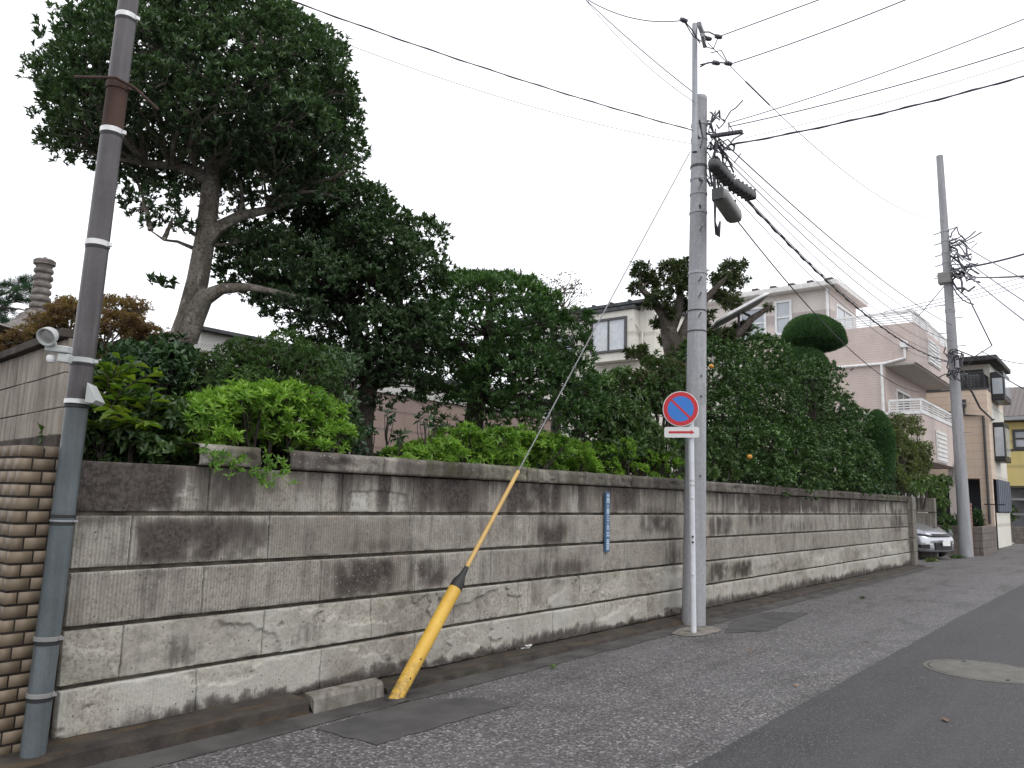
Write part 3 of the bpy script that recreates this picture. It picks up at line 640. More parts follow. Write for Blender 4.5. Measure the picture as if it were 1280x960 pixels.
# cream house in the middle
XW = 20.0; C = lambda x, y: atx(x, y, XW)
cr = thing('cream_house', 'cream house with dark framed window and slate roof behind the gnarled tree', 'house', (XW+3, 13, 0))
yr = C(818, 385)[1]; yl = C(640, 400)[1]; ze = C(760, 388)[2]
MB().box(XW, yr, 0, XW+6, yl, ze).build('wall', MATS['cream_siding'], cr)
rr = MB(); rr.add([(XW-.35, yr-.1, ze+.0), (XW+6.3, yr-.1, ze+.0), (XW+6.3, yl+.3, ze+.0), (XW-.35, yl+.3, ze), (XW-.35, yr-.1, ze+.09), (XW+6.3, yr-.1, ze+.09), (XW+6.3, yl+.3, ze+.09), (XW-.35, yl+.3, ze+.09)], [(0, 3, 2, 1), (4, 5, 6, 7), (0, 1, 5, 4), (1, 2, 6, 5), (2, 3, 7, 6), (3, 0, 4, 7)])
for k in range(16): yy = yr+k*.62; rr.box(XW-.36, yy, ze+.091, XW+.1, yy+.07, ze+.14)
rr.build('roof', MATS['roof_slate'], cr)
MB().box(XW-.02, yr+.0, ze-.16, XW-.003, yl, ze-.03).build('fascia', MATS['white_trim'], cr)
a = C(747, 404); b = C(792, 441)
bx = MB().box(XW-.35, b[1]-.2, b[2]-.25, XW-.004, a[1]+.06, a[2]+.2).build('bay', MATS['cream_siding'], cr, bevel=.01)
MB().box(XW-.42, b[1]-.25, a[2]+.2, XW+.0-.003, a[1]+.35, a[2]+.3).build('bay_roof', MATS['roof_slate'], cr)
win_x(cr, XW-.353, b[1]+.02, a[1], b[2], a[2], 'frame_dark', 'curtain', t=.07, d=.05)
a = C(708, 420); b = C(724, 441); win_x(cr, XW, b[1]+.2, a[1]+.5, b[2], a[2], 'frame_dark', 'window_glass', t=.06, d=.05)
q = C(801, 400); MB().tube([(XW-.37, b[1]*0+C(797, 400)[1], q[2]), (XW-.05, C(804, 410)[1], q[2]-.4), (XW-.05, C(805, 445)[1], q[2]-2.2)], .025, 6).build('cable_duct', MATS['white_trim'], cr)
# lower wing with a sloping verge, seen between trunk and pole
g = MB(); Cq = lambda x, y: atx(x, y, 24.); y0 = Cq(866, 400)[1]; y1 = Cq(820, 380)[1]; zt1 = Cq(820, 378)[2]; zt0 = Cq(862, 412)[2]
g.add([(24, y1, 0), (24, y0-1.5, 0), (24, y0-1.5, zt0-.9), (24, y1, zt1), (30, y1, 0), (30, y0-1.5, 0), (30, y0-1.5, zt0-.9), (30, y1, zt1)], [(0, 1, 2, 3), (7, 6, 5, 4), (0, 4, 5, 1), (1, 5, 6, 2), (2, 6, 7, 3), (3, 7, 4, 0)])
gw = thing('gabled_house', 'pale house gable glimpsed between the gnarled tree and the concrete pole', 'house', (27, y0, 0))
g.build('wall', MATS['white_siding'], gw)
MB().beam((23.8, y1, zt1+.05), (23.8, y0-1.5, zt0-.85), .4, .12).build('roof_verge', MATS['roof_slate'], gw)

# single-storey building at the back of the garden, seen under the rounded tree
bk = thing('garden_building', 'low building with brown wall and white upper band at the back of the garden', 'building', (12, 13, 0))
q1 = aty(440, 545, 12.5); q2 = aty(600, 508, 12.5)
MB().box(9.2, 12.5, 0, 17.5, 16, q2[2]-.05).build('wall', MATS['brown_siding'], bk)
MB().box(9.1, 12.44, q2[2]-.05, 17.6, 16.1, q2[2]+.35).build('upper_band', MATS['white_siding'], bk)
MB().box(9.0, 12.3, q2[2]+.352, 17.7, 16.2, q2[2]+.45).build('roof', MATS['roof_slate'], bk)
bh = thing('white_house', 'white walled house corner glimpsed beside the leaning pale trunk', 'house', (5.6, 12, 0))
q = aty(252, 414, 11.); MB().box(q[0]-.0, 11., 0, q[0]+1.9, 15, q[2]).build('wall', MATS['white_siding'], bh)
MB().add([(q[0]-.1, 10.85, q[2]), (q[0]+2.0, 10.85, q[2]), (q[0]+2.0, 15.2, q[2]+.1), (q[0]-.1, 15.2, q[2]+.1), (q[0]-.1, 10.85, q[2]+.05), (q[0]+2.0, 10.85, q[2]+.05), (q[0]+2.0, 15.2, q[2]+.15), (q[0]-.1, 15.2, q[2]+.15)], [(0, 3, 2, 1), (4, 5, 6, 7), (0, 1, 5, 4), (1, 2, 6, 5), (2, 3, 7, 6), (3, 0, 4, 7)]).build('roof', MATS['roof_slate'], bh)

# stone pagoda finial behind the maple
weathered('granite', (.13, .115, .105), (.27, .245, .225), 9, .9, .4, False, fine=60)
pg = aty(47, 392, 11.); top = aty(58, 325, 11.)
pgx, pgy = (pg[0]+top[0])/2, 11.
pa = thing('stone_pagoda', 'weathered stone pagoda with ringed finial behind the brown maple', 'pagoda', (pgx, pgy, 0))
zb, zt_ = pg[2], top[2]; h = zt_-zb
pr = [(.16, 0), (.16, .06*h)]
for k in range(6):
    z = (.08+.13*k)*h; r = .125-.004*k+(.0 if k < 4 else .012)
    pr += [(r*.78, z), (r*.95, z+.02*h), (r, z+.045*h), (r*.96, z+.085*h), (r*.8, z+.1*h)]
pr += [(.1, .88*h), (.128, .9*h), (.13, .97*h), (.1, h), (.03, h+.005), (.02, h+.03), (.004, h+.04)]
MB().lathe((pgx, pgy, zb), pr, 20).build('finial', MATS['granite'], pa, smooth=True)
mb = MB(); s0, s1 = .75, .16
def pyr(mb, z0, z1, s0, s1, n=5):
    rows = []
    for k in range(n+1):
        t = k/n; s = s0+(s1-s0)*(1-(1-t)**1.6); z = z0+(z1-z0)*t**1.25; lift = .07*(1-t)**2
        row = []
        for c in range(4):
            for j in range(4):
                a = (-1+2*j/4); cr_ = abs(a)**3
                x, y = [(a, -1), (1, a), (-a, 1), (-1, -a)][c]; row.append((pgx+x*s, pgy+y*s, z+lift*cr_))
        rows.append(row)
    vs = sum(rows, []); n4 = 16; fs = [(k*n4+j, k*n4+(j+1) % n4, (k+1)*n4+(j+1) % n4, (k+1)*n4+j) for k in range(n) for j in range(n4)]
    mb.add(vs, fs+[tuple(range(15, -1, -1))])
pyr(mb, zb-.42, zb+.0, .8, .17); mb.build('roof', MATS['granite'], pa)
MB().box(pgx-.4, pgy-.4, 1.4, pgx+.4, pgy+.4, zb-.421).build('body', MATS['granite'], pa, bevel=.02)

# ---------------------------------------------------------------- poles
m, nt, p, o = newmat('concrete_pole'); v = coords(nt)
c = mix(nt, ramp(nt, noise(nt, coords(nt, (6, 6, .6)), 1.5, 6), [(.35, 0.), (.65, 1.)]), (.28, .285, .305), (.39, .395, .415))
c = mix(nt, ramp(nt, noise(nt, v, 25, 5), [(.4, .35), (.6, 0.)]), c, (.22, .22, .225)); nt.links.new(c, p.inputs['Base Color']); p.inputs['Roughness'].default_value = .8
bump(nt, p, noise(nt, v, 80, 4), .25, .003)
weathered('steel_upper', (.05, .044, .047), (.105, .095, .10), 3, .42, .15, True, 0, .5, fine=60, dirt=(.04, .03, .027))
weathered('steel_blue', (.06, .075, .082), (.135, .16, .172), 3, .45, .1, True, 0, .5, fine=60, dirt=(.07, .075, .07))
weathered('rust', (.04, .024, .02), (.085, .048, .038), 6, .8, .4, True, 0, .3, fine=60)
weathered('galv', (.30, .31, .33), (.42, .43, .46), 6, .5, .1, True, .3, .5)
plain('bright_band', (.62, .62, .62), .35, .5); plain('rubber', (.015, .015, .016), .6); plain('cable', (.055, .055, .066), .6)
plain('cable_light', (.16, .16, .19), .6); plain('wire_steel', (.22, .22, .23), .45, .5); plain('box_dark', (.06, .06, .062), .55); plain('box_grey', (.22, .215, .21), .5); plain('pale_case', (.45, .47, .46), .5)

def pole_mb(p0, p1, r0, r1, n=28, seg=14):
    p0 = Vector(p0); p1 = Vector(p1); mb = MB()
    return mb.tube([p0.lerp(p1, i/seg) for i in range(seg+1)], [r0+(r1-r0)*i/seg for i in range(seg+1)], n)
# tall left pole with strap bands
pb = np.array([1.742, 4.335, 0.07]); pt = np.array([1.83, 4.335, 4.3]); pd = (pt-pb)/(pt[2]-pb[2])
LP = lambda z: Vector(pb+pd*(z-pb[2]))
def lz(py): return float(aty(160-115*py/945+2, py, 4.335)[2])
lp = thing('steel_pole', 'tall leaning dark grey steel pole with clamped bands in front of brick wall', 'pole', pb)
z500 = lz(500); z108 = lz(108); z166 = lz(166)
pole_mb(LP(.07), LP(z500), .057, .055).build('lower_sleeve', MATS['steel_blue'], lp, smooth=True)
pole_mb(LP(z500), LP(z166), .059, .056).build('upper_section', MATS['steel_upper'], lp, smooth=True)
pole_mb(LP(z166), LP(z108), 0.0555, .055).build('rusty_section', MATS['rust'], lp, smooth=True)
pole_mb(LP(z108), LP(7.2), .0545, .048).build('top_section', MATS['steel_upper'], lp, smooth=True)
def band(par, P, z, r, h=.035, mat='bright_band', gap=True, buckle=True, name='band'):
    mb = MB().lathe(P(z-h/2), [(r-.004, 0), (r, .002), (r, h-.002), (r-.004, h)], 28, 0, tuple(pd) if par is lp else None)
    if buckle: q = P(z); mb.box(q[0]+r*.5, q[1]-r*.93, q[2]-h*.3, q[0]+r*.5+.022, q[1]-r*.65, q[2]+h*.35)
    o = mb.build(name, MATS[mat], par, smooth=True)
    if gap: MB().lathe(P(z-h/2-.02), [(r-.008, 0), (r-.004, .003), (r-.004, .017), (r-.008, .0195)], 28).build('rubber_ring', MATS['rubber'], o)
    return o
for py, mt, h, rr in ((23, 'bright_band', .032, .058), (166, 'bright_band', .032, .061), (306, 'bright_band', .032, .062), (452, 'pale_case', .028, .063), (503, 'bright_band', .026, .064)):
    band(lp, LP, lz(py), rr, h, mt)
for py in (797, 867): band(lp, LP, lz(py), .063, .022, 'box_grey')
band(lp, LP, lz(651), .0605, .01, 'galv', True); band(lp, LP, lz(645), .0605, .014, 'rubber', False, False)
z = lz(110); o_ = band(lp, LP, z, .061, .045, 'rust', False)
q = LP(z); MB().tube([aty(93, 96, 4.2), q+Vector((-.05, -.08, .01)), q+Vector((.06, -.09, -.01)), aty(198, 137, 4.15)], .008, 8).build('tie_rod', MATS['rust'], lp)
# security light on the pole
q = atd(82, 440, 3.95); sl = thing('sensor_light', 'pale outdoor spotlight on bracket clamped to the tall steel pole', 'light', q)
k = .00402   # metres per picture pixel at the pole
def loc(px, py, d=3.95): return atd(px, py, d)
MB().beam(loc(59, 435), loc(88, 438), .05, .035).beam(loc(74, 447), loc(88, 449), .045, .045).build('bracket', MATS['pale_case'], sl, bevel=.006)
a = Vector(loc(66, 417)); b = Vector(loc(52, 424, 3.86)); ax = (b-a).normalized()
MB().lathe(a, [(.014, -.012), (.03, .0), (.042, .022), (.047, .055), (.047, .062), (.042, .062), (.036, .045)], 22, 0, ax).build('lamp_hood', MATS['pale_case'], sl, smooth=True)
MB().lathe(a, [(.03, .02), (.037, .047), (.025, .052), (.004, .055)], 22, 0, ax).build('lens', plain('lens', (.5, .5, .48), .1, .6), sl, smooth=True)
MB().tube([loc(68, 425), loc(70, 436)], .008, 8).build('swivel', MATS['pale_case'], sl)
MB().lathe(loc(64, 449), [(.004, -.02), (.016, -.016), (.022, -.004), (.022, .012), (.017, .02)], 16).build('sensor', MATS['white_paint'], sl, smooth=True)
q = loc(113, 495, 4.0); tg = MB(); a1, a2, a3, a4 = loc(109, 478, 4.0), loc(120, 500, 4.0), loc(115, 504, 4.0), loc(106, 502, 4.0)
off = Vector((.1, .12, 0)); tg.add([a1, a2, a3, a4]+[tuple(Vector(x)+off) for x in (a1, a2, a3, a4)], [(0, 1, 2, 3), (7, 6, 5, 4), (0, 4, 5, 1), (1, 5, 6, 2), (2, 6, 7, 3), (3, 7, 4, 0)])
tag(tg.build('sign_case', MATS['pale_case']), 'small pale wedge shaped case on the far side of the tall steel pole', 'sign')

# concrete utility pole in the middle
mp = thing('utility_pole', 'tall pale concrete utility pole beside the no parking sign', 'pole', (8.66, 4.15, 0))
MPX, MPY = 8.64, 4.15
MPT = aty(874.5, 128, 4.15)
MP = lambda z: Vector((MPX+(float(MPT[0])-MPX)*z/6.55, MPY, z))
pole_mb(MP(-.1), MP(6.55), .136, .096, 36).build('shaft', MATS['concrete_pole'], mp, smooth=True)
MB().lathe(MP(6.55), [(.096, 0), (.099, .01), (.099, .05), (.09, .07), (.01, .075)], 30).build('cap', MATS['galv'], mp, smooth=True)
x0_ = aty(868.5, 190, 4.04); x1_ = aty(868.5, 30, 4.04)
MB().tube([x0_, x1_], [.036, .033], 16).build('extension_post', MATS['galv'], mp, smooth=True)
MB().beam((8.42, 3.9, 7.28), (8.86, 4.05, 7.42), .05, .05).beam((8.42, 3.86, 7.12), (8.8, 4.0, 7.2), .04, .04).build('cross_arm', MATS['galv'], mp)
ins = plain('insulator', (.10, .09, .11), .3)
def insul(c, ax, s=1.): return MB().lathe(c, [(.012*s, -.05*s), (.028*s, -.045*s), (.03*s, -.02*s), (.015*s, -.015*s), (.03*s, -.005*s), (.03*s, .015*s), (.015*s, .02*s), (.028*s, .03*s), (.02*s, .05*s)], 12, 0, ax).build('insulator', ins, mp, smooth=True)
for c, ax in (((8.9, 4.0, 7.36), (1, -.6, .1)), ((9.0, 3.9, 7.4), (1, -.6, 0)), ((8.8, 3.85, 6.92), (1, -.7, 0)), ((8.95, 3.75, 6.95), (1, -.7, 0)), ((8.2, 4.0, 7.25), (-1, .5, .05))): insul(c, ax)
il = MB()
for c in ((8.9, 4.0, 7.36), (9.0, 3.9, 7.4), (8.8, 3.85, 6.92), (8.95, 3.75, 6.95), (8.2, 4.0, 7.25)): il.tube([c, ((c[0]+8.6)/2, (c[1]+3.98)/2, c[2]-.02), (8.72, 4.03, c[2]-.03)], .009, 6)
il.tube([(9.0, 3.9, 7.4), (8.95, 3.95, 7.22), (8.75, 3.95, 7.15), (8.65, 3.95, 7.2)], .007, 5).tube([(8.95, 3.75, 6.95), (8.85, 3.8, 7.1), (8.75, 3.9, 7.05)], .007, 5).tube([(8.2, 4.0, 7.25), (8.35, 3.95, 7.1), (8.55, 3.93, 7.12)], .007, 5)
il.build('insulator_leads', MATS['cable'], mp)
for z in (6.2, 6.0, 5.62, 5.45, 5.25, 5.0, 4.2): MB().lathe(MP(z), [(.096+.0055*(6.5-z), 0), (.104+.006*(6.5-z), .003), (.104+.006*(6.5-z), .032), (.096+.0055*(6.5-z), .035)], 30).build('band', MATS['galv' if z != 5.62 else 'box_dark'], mp)
for z in (3.72, 3.46): MB().lathe(MP(z), [(.112, 0), (.122, .003), (.122, .014), (.112, .018)], 30).build('wire_strap', MATS['cable'], mp)
for k_, z in enumerate((5.35, 4.75, 4.1, 3.9, 3.05+.6)):
    s_ = -1 if k_ % 2 == 0 else 1; MB().tube([MP(z)+Vector((-.09, -.07, 0)), MP(z)+Vector((-.21, -.16, .015))], .011, 6).build('step_bolt', MATS['galv'], mp)
for z in (2.65, 2.9, 1.7): q = MP(z); MB().lathe(q+Vector((-.075, -.098, 0)), [(.002, -.0), (.012, .002), (.011, .012)], 8, 0, (-.6, -.8, 0)).build('bolt', MATS['box_dark'], mp)
MB().beam(aty(880, 478, 4.0), aty(881, 503, 4.0), .04, .01).build('tag_plate', MATS['pale_case'], mp)
for f_ in (lambda m_: m_.box(8.88, 4.06, 6.2, 8.97, 4.14, 6.4), lambda m_: m_.box(8.58, 4.0, 5.9, 8.68, 4.06, 6.0), lambda m_: m_.beam((8.55, 3.98, 5.35), (8.75, 4.05, 5.38), .035, .035), lambda m_: m_.beam((8.5, 3.95, 4.98), (8.72, 4.05, 5.02), .03, .03)): f_(MB()).build('bracket', MATS['galv'], mp)
# tangled leads at the head
rt = random.Random(8); tl = MB()
for k_ in range(26):
    a = Vector((8.86+rt.uniform(-.03, .1), 4.0+rt.uniform(-.1, .1), rt.uniform(5.45, 6.25))); pts = [a]; q = a.copy()
    for j in range(6): q = q+Vector((rt.uniform(-.06, .13), rt.uniform(-.1, .05), rt.uniform(-.16, .14))); pts.append(q.copy())
    tl.tube(pts, rt.choice((.007, .009, .013)), 5)
for j in range(3): tl.tube([(9.05, 3.95, 6.0), (8.86+.02*j, 3.94, 5.7), (8.85+.02*j, 3.92, 5.2), (8.86, 3.92, 4.85), (8.95+.05*j, 3.95, 4.72), (9.15, 3.98, 4.95)], .012, 6)
for k_ in range(9): a = Vector((8.85+k_*.035, 3.93-k_*.03, 5.98+.012*k_)); tl.lathe(a, [(.01, -.03), (.03, -.02), (.03, .03), (.01, .045)], 8, 0, (1, -.5, .4))
tl.tube([(8.4, 3.9, 6.0), (8.48, 3.92, 5.95), (8.5, 3.9, 5.8), (8.42, 3.9, 5.65)], .012, 6)
tl.build('cable_tangle', MATS['cable'], mp)
# far pole
fpx, fpy = 27.3, 4.25
fp = thing('utility_pole', 'far grey utility pole standing on the street by the silver car', 'pole', (fpx, fpy, 0))
ft = atd(1174.5, 195, (np.array([fpx, fpy, 12])-CAM).dot(_f)*1.0)
FB = Vector((fpx, fpy, -.1)); FT = Vector([float(x) for x in ft])
FP = lambda t: FB.lerp(FT, t)
pole_mb(FB, FT, .185, .10, 28).build('shaft', MATS['concrete_pole'], fp, smooth=True)
for t in (.80, .775, .745, .72, .69, .6, .595): q = FP(t); r = .187-.086*t; MB().lathe(q, [(r, 0), (r+.012, .003), (r+.012, .05), (r, .055)], 24).build('band', MATS['galv'], fp); 
for t in (.797, .77, .74, .715, .69): q = FP(t); MB().beam(q+Vector((-.05, .32, 0)), q+Vector((-.1, -.34, .1)), .03, .03).build('bracket', MATS['grey_metal'], fp)
for k_ in range(12): t = .3+.035*k_; q = FP(t); s_ = 1 if k_ % 2 else -1; MB().tube([q+Vector((-.02, .1*s_, 0)), q+Vector((-.05, .38*s_, 0))], .014, 6).build('step_bolt', MATS['galv'], fp)
MB().box(FP(.675)[0]-.25, FP(.675)[1]-.12, FP(.675)[2]-.1, FP(.675)[0]+.1, FP(.675)[1]+.25, FP(.675)[2]+.25).build('junction_box', MATS['box_grey'], fp, bevel=.02)
tl = MB()
for k_ in range(26):
    q = FP(rt.uniform(.67, .79))+Vector((0, -.12, 0)); pts = [q]
    for j in range(5): q = q+Vector((rt.uniform(-.3, .1), rt.uniform(-.22, -.02), rt.uniform(-.35, .15))); pts.append(q.copy())
    tl.tube(pts, rt.choice((.014, .02, .03)), 5)
for k_ in range(14):
    q = FP(rt.uniform(.44, .5))+Vector((-.2, -.05, 0)); pts = [q]
    for j in range(4): q = q+Vector((rt.uniform(-.25, .05), rt.uniform(-.2, .2), rt.uniform(-.3, .2))); pts.append(q.copy())
    tl.tube(pts, .02, 5)
tl.build('cable_tangle', MATS['cable'], fp)

# ---------------------------------------------------------------- wires
def wire(label, a, b, sag=.3, r=.009, mat='cable', n=20, group=None, twist=False, cat='cable', name='overhead_cable'):
    a = np.array(a, float); b = np.array(b, float); pts = []
    for i in range(n+1): t = i/n; q = a+(b-a)*t; q[2] -= sag*4*t*(1-t); pts.append(q)
    mb = MB().tube(pts, r, 6)
    if twist:
        L = np.linalg.norm(b-a); N = int(L/.12); tp = []
        d = (b-a)/L; s1 = np.cross(d, [0, 0, 1.]); s1 /= np.linalg.norm(s1); s2 = np.cross(s1, d)
        for i in range(N+1):
            t = i/N; q = a+(b-a)*t; q[2] -= sag*4*t*(1-t); th = i*1.15; tp.append(q+(s1*math.cos(th)+s2*math.sin(th))*r*1.35)
        mb.tube(tp, r*.6, 5)
    o = mb.build(name, MATS[mat]); tag(o, label, cat, group); return o
def toz(px, py, z, k=1.0):   # through a picture point at height z, carried on k times as far from the pole
    return atz(px, py, z)
def ext(a, b, k): a = np.array(a, float); b = np.array(b, float); return a+(b-a)*k
P1 = (9.0, 3.9, 7.4)
wire('dark upper cable leaving the steel post top towards the upper right', P1, ext(P1, atz(1023, 0, 7.5), 1.6), .0, .0065)
P1 = (8.98, 3.74, 6.95)
wire('dark cable leaving the steel post below its cross arm to the right', P1, ext(P1, atz(1120, 0, 7.1), 1.5), .05, .0065)
P1 = (8.2, 4.0, 7.25)
e = atz(735, 0, 7.9); wire('dark cable rising left from the cross arm of the concrete pole', e, P1, .12, .006)
wire('thin cable running down from top left onto the concrete pole cap', ext((8.8, 4.1, 6.55), atz(735, 0, 8.2), 1.2), (8.8, 4.1, 6.55), .05, .006)
wire('very thin pale cable from top left to the concrete pole', ext((8.5, 4.0, 6.3), atz(738, 0, 8.0), 1.2), (8.5, 4.0, 6.3), .15, .004, 'cable_light')
e = ext((8.45, 3.95, 5.97), atz(405, 0, 6.2), 1.5); wire('twisted service cable sagging left from the concrete pole', e, (8.66, 4.0, 5.97), .12, .006, 'cable', twist=True)
e = ext((8.4, 3.9, 5.8), atz(385, 0, 6.2), 1.5); wire('faint thin cable sagging just below the twisted cable', e, (8.66, 4.0, 5.8), .3, .003, 'cable_light')
for px, py, z0, r, lab, tw, mt in ((1280, 12, 6.35, .0055, 'topmost of the cables fanning right from the concrete pole head', 0, 'cable'), (1280, 48, 6.3, .0065, 'second cable from the top fanning right from the concrete pole head', 0, 'cable'),
        (1280, 64, 6.1, .003, 'faint thin cable just above the thick twisted cable', 0, 'cable_light'), (1280, 84, 6.05, .0095, 'thick twisted cable bundle running right from the concrete pole head', 1, 'cable')):
    P1 = (9.15, 3.85, z0-.1); e = ext(P1, atz(px, py, z0+.35), 1.5); wire(lab, P1, e, .12, r, mt, twist=bool(tw))
q1 = (8.9, 4.0, 7.3); q2 = FP(.83); wire('faint cable from the steel post top down to the far pole', q1, q2, .6, .006, 'cable_light')
wq = lambda t: Vector(q1).lerp(Vector(q2), t)-Vector((0, 0, .6*4*t*(1-t))); m1 = wq(.072); m2 = wq(.125)
MB_ = MB().tube([m1, m2], .012, 6); tag(MB_.build('cable_sleeve', MATS['cable']), 'short dark sleeve on the faint cable right of the steel post', 'cable sleeve')
for px, py in ((952, 108), (995, 148)): pass
# street-side bundle from the near pole to the far pole
ends = [.56, .54, .52, .5, .485, .47]
starts = [(9.1, 3.95, 6.05), (9.08, 3.97, 5.95), (9.05, 3.98, 5.9), (9.02, 4.0, 5.82), (9.0, 4.02, 5.75), (9.0, 4.02, 5.6)]
rr_ = [.009, .006, .007, .005, .006, .005]
labs = ['uppermost', 'second from the top', 'third from the top', 'fourth from the top', 'fifth from the top', 'lowest']
for k_ in range(6):
    wire('street cable between the two poles, %s of the spreading bundle' % labs[k_], starts[k_], FP(ends[k_])+Vector((-.2, -.05, 0)), .25+.09*k_, rr_[k_], 'cable' if k_ in (0, 2) else 'cable_light', 26, 'street cables between the poles', name='street_cable')
# cable closures hung on the messenger wire
c0 = Vector((8.95, 4.02, 5.72)); c1 = FP(.47)+Vector((-.2, 0, 0))
wire('thick dark telephone cable carrying the black closures to the far pole', c0, c1, .55, .014, 'cable', 30, twist=True)
def boxed(mb, a, b, w, h, prof=((0, .35), (.03, .8), (.1, 1), (.9, 1), (.97, .8), (1, .35)), n=12):
    a = Vector(a); b = Vector(b); d = (b-a).normalized(); r = d.cross(Vector((0, 0, 1))).normalized(); u = r.cross(d); vs = []
    for t, s in prof:
        q = a.lerp(b, t)
        for k in range(n):
            th = 2*math.pi*k/n; cx_, sx_ = math.cos(th), math.sin(th); e_ = .55
            vs.append(q+r*(w/2*s*math.copysign(abs(cx_)**e_, cx_))+u*(h/2*s*math.copysign(abs(sx_)**e_, sx_)))
    m = len(prof); fs = [(i*n+k, i*n+(k+1) % n, (i+1)*n+(k+1) % n, (i+1)*n+k) for i in range(m-1) for k in range(n)]
    return mb.add(vs, fs+[tuple(range(n-1, -1, -1)), tuple((m-1)*n+k for k in range(n))])
q1, q2, q3 = atd(890, 203, 9.3), atd(914, 229, 9.75), atd(941, 246, 10.3)
for a, b, lab in ((q1, ext(q1, q2, .97), 'black cable closure hanging nearest the concrete pole'), (q2, q3, 'black cable closure further out on the telephone cable')):
    t = thing('cable_closure', lab, 'cable closure', a, 'black cable closures')
    boxed(MB(), a, b, .15, .13).build('case', MATS['box_dark'], t, smooth=True)
    st_ = MB(); n_ = 5
    for k_ in range(n_): qq = Vector(a).lerp(Vector(b), (k_+.7)/(n_+.4)); st_.box(qq[0]-.008, qq[1]-.072, qq[2]-.068, qq[0]+.008, qq[1]+.072, qq[2]+.066)
    st_.build('rib', MATS['rubber'], t)
a, b = atd(897, 240, 9.4), atd(920, 274, 9.9)
t = thing('cable_closure', 'grey rounded closure box hanging below the black ones', 'cable closure', a)
boxed(MB(), a, b, .2, .16, ((0, .5), (.04, .85), (.12, 1), (.88, 1), (.96, .85), (1, .5))).build('case', MATS['box_grey'], t, smooth=True)
MB().box(a[0]-.012, a[1]-.07, a[2]-.09, a[0]+.02, a[1]+.07, a[2]+.05).build('clip', MATS['box_dark'], t)
wire('blue grey cable from the grey closure down towards the pink house', b, A(1150, 490)*1.0, .5, .009, 'cable', 24)
e = A(1106, 385); wire('cable crossing from the far pole down to the hedge top', FP(.66)+Vector((-.15, .1, 0)), A(1063, 463)+np.array([-.03, 0, 0]), .25, .014, 'cable')
e1 = atd(1240, 432, 24); tag(MB().tube([FP(.655)+Vector((0, -.2, 0)), atd(1212, 375, 24.2), e1, atd(1218, 446, 25), FP(.5)+Vector((-.25, -.1, 0))], .02, 6).build('drop_cable', MATS['cable']), 'cable loop hanging right of the far pole', 'cable')
for k_, (px, py, z, r, lab) in enumerate(((1280, 314, .70, .03, 'thick dark cable from the far pole head to the right edge'), (1280, 345, .78, .014, 'steep cable from the far pole head, uppermost on the right'),
        (1280, 372, .75, .014, 'steep cable from the far pole head, second on the right'), (1280, 395, .72, .014, 'steep cable from the far pole head, third on the right'), (1280, 338, .685, .018, 'sagging cable under the thick one right of the far pole'))):
    a = FP(z)+Vector((-.1, -.2, 0)); e = atd(px, py, 24-3*k_); wire(lab, a, ext(a, e, 1.5), .1, r, 'cable' if k_ in (0, 4) else 'cable_light')
for k_, (ya, yb_) in enumerate(((390, 345), (393, 352), (396, 357))):
    lab = ['upper', 'middle', 'lower'][k_]+' of three thin wires crossing behind the far pole'
    a = A(1105, ya); e = atd(1280, yb_, 27); wire(lab, a, ext(a, e, 1.3), .05, .012, 'cable_light')
wire('thin wire from the peach house roof to the right edge', T(1215, 440)+np.array([0, -.3, 0]), ext(T(1215, 440), atx(1280, 450, XT+1), 1.4), .2, .015, 'cable_light')
a = T(1243, 462); wire('dark service cable from beside the bay window to the right edge', a, ext(a, atx(1280, 483, XT-4), 1.4), .1, .02, 'cable')
tag(MB().tube([atx(1200, 470, 29), atx(1215, 490, 30), atx(1225, 510, 31), atx(1240, 524, 34), atx(1252, 526, 44)], .035, 6).build('drop_cable', MATS['cable']), 'thick drooping cable from the far pole to the yellow house', 'cable')
tag(MB().tube([(XP+.5, yb2-.03, z2-2.0), (XP+1.6, yb2-.1, z2-2.25), (XP+3.3, yb2-.1, z2-2.0), (XP+4.6, yb2-.05, z2-1.2)], .02, 6).build('drop_cable', MATS['cable']), 'cable looping across the lower street wall of the pink house', 'cable')

# ---------------------------------------------------------------- guy wire in its yellow guard
m, nt, p, o = newmat('yellow_guard'); v = coords(nt)
c = mix(nt, ramp(nt, noise(nt, v, 5, 6), [(.35, 0.), (.65, 1.)]), (.60, .36, .05), (.70, .44, .07)); c = mix(nt, ramp(nt, noise(nt, v, 40, 5), [(.6, 0.), (.72, .6)]), c, (.28, .17, .05))
sx_ = nd(nt, 'ShaderNodeSeparateXYZ'); nt.links.new(v, sx_.inputs[0]); zf = ramp(nt, sx_.outputs[2], [(.02, 1.), (.3, .0)])
c = mix(nt, mix(nt, 1., zf, ramp(nt, noise(nt, v, 30, 6, .7), [(.4, 0.), (.6, .8)]), 'MULTIPLY'), c, (.10, .075, .05))
c = mix(nt, ramp(nt, noise(nt, coords(nt, (30, 30, 3)), 1.5, 5, .7), [(.6, 0.), (.68, .45)]), c, (.66, .50, .22))
nt.links.new(c, p.inputs['Base Color']); p.inputs['Roughness'].default_value = .5
plain('yellow_thin', (.56, .36, .12), .5)
gy0 = Vector(atz(494, 875, .0)); gtop = Vector([float(x) for x in aty(862.5, 190, 4.02)]); gd = (gtop-gy0).normalized()
def onguy(px, py):      # point of the guy line seen nearest this picture point
    v_ = Vector(ray(px, py)).normalized(); w0 = gy0-Vector(CAM); b_ = gd.dot(v_); d_ = gd.dot(w0); e_ = v_.dot(w0); return gy0+gd*((b_*e_-d_)/(1-b_*b_))
g1 = onguy(571, 735); g2 = onguy(583, 710); g3 = onguy(646, 588)
gu = thing('guy_wire', 'pole guy wire in a thick yellow guard tube slanting across the stone wall', 'guy wire', gy0)
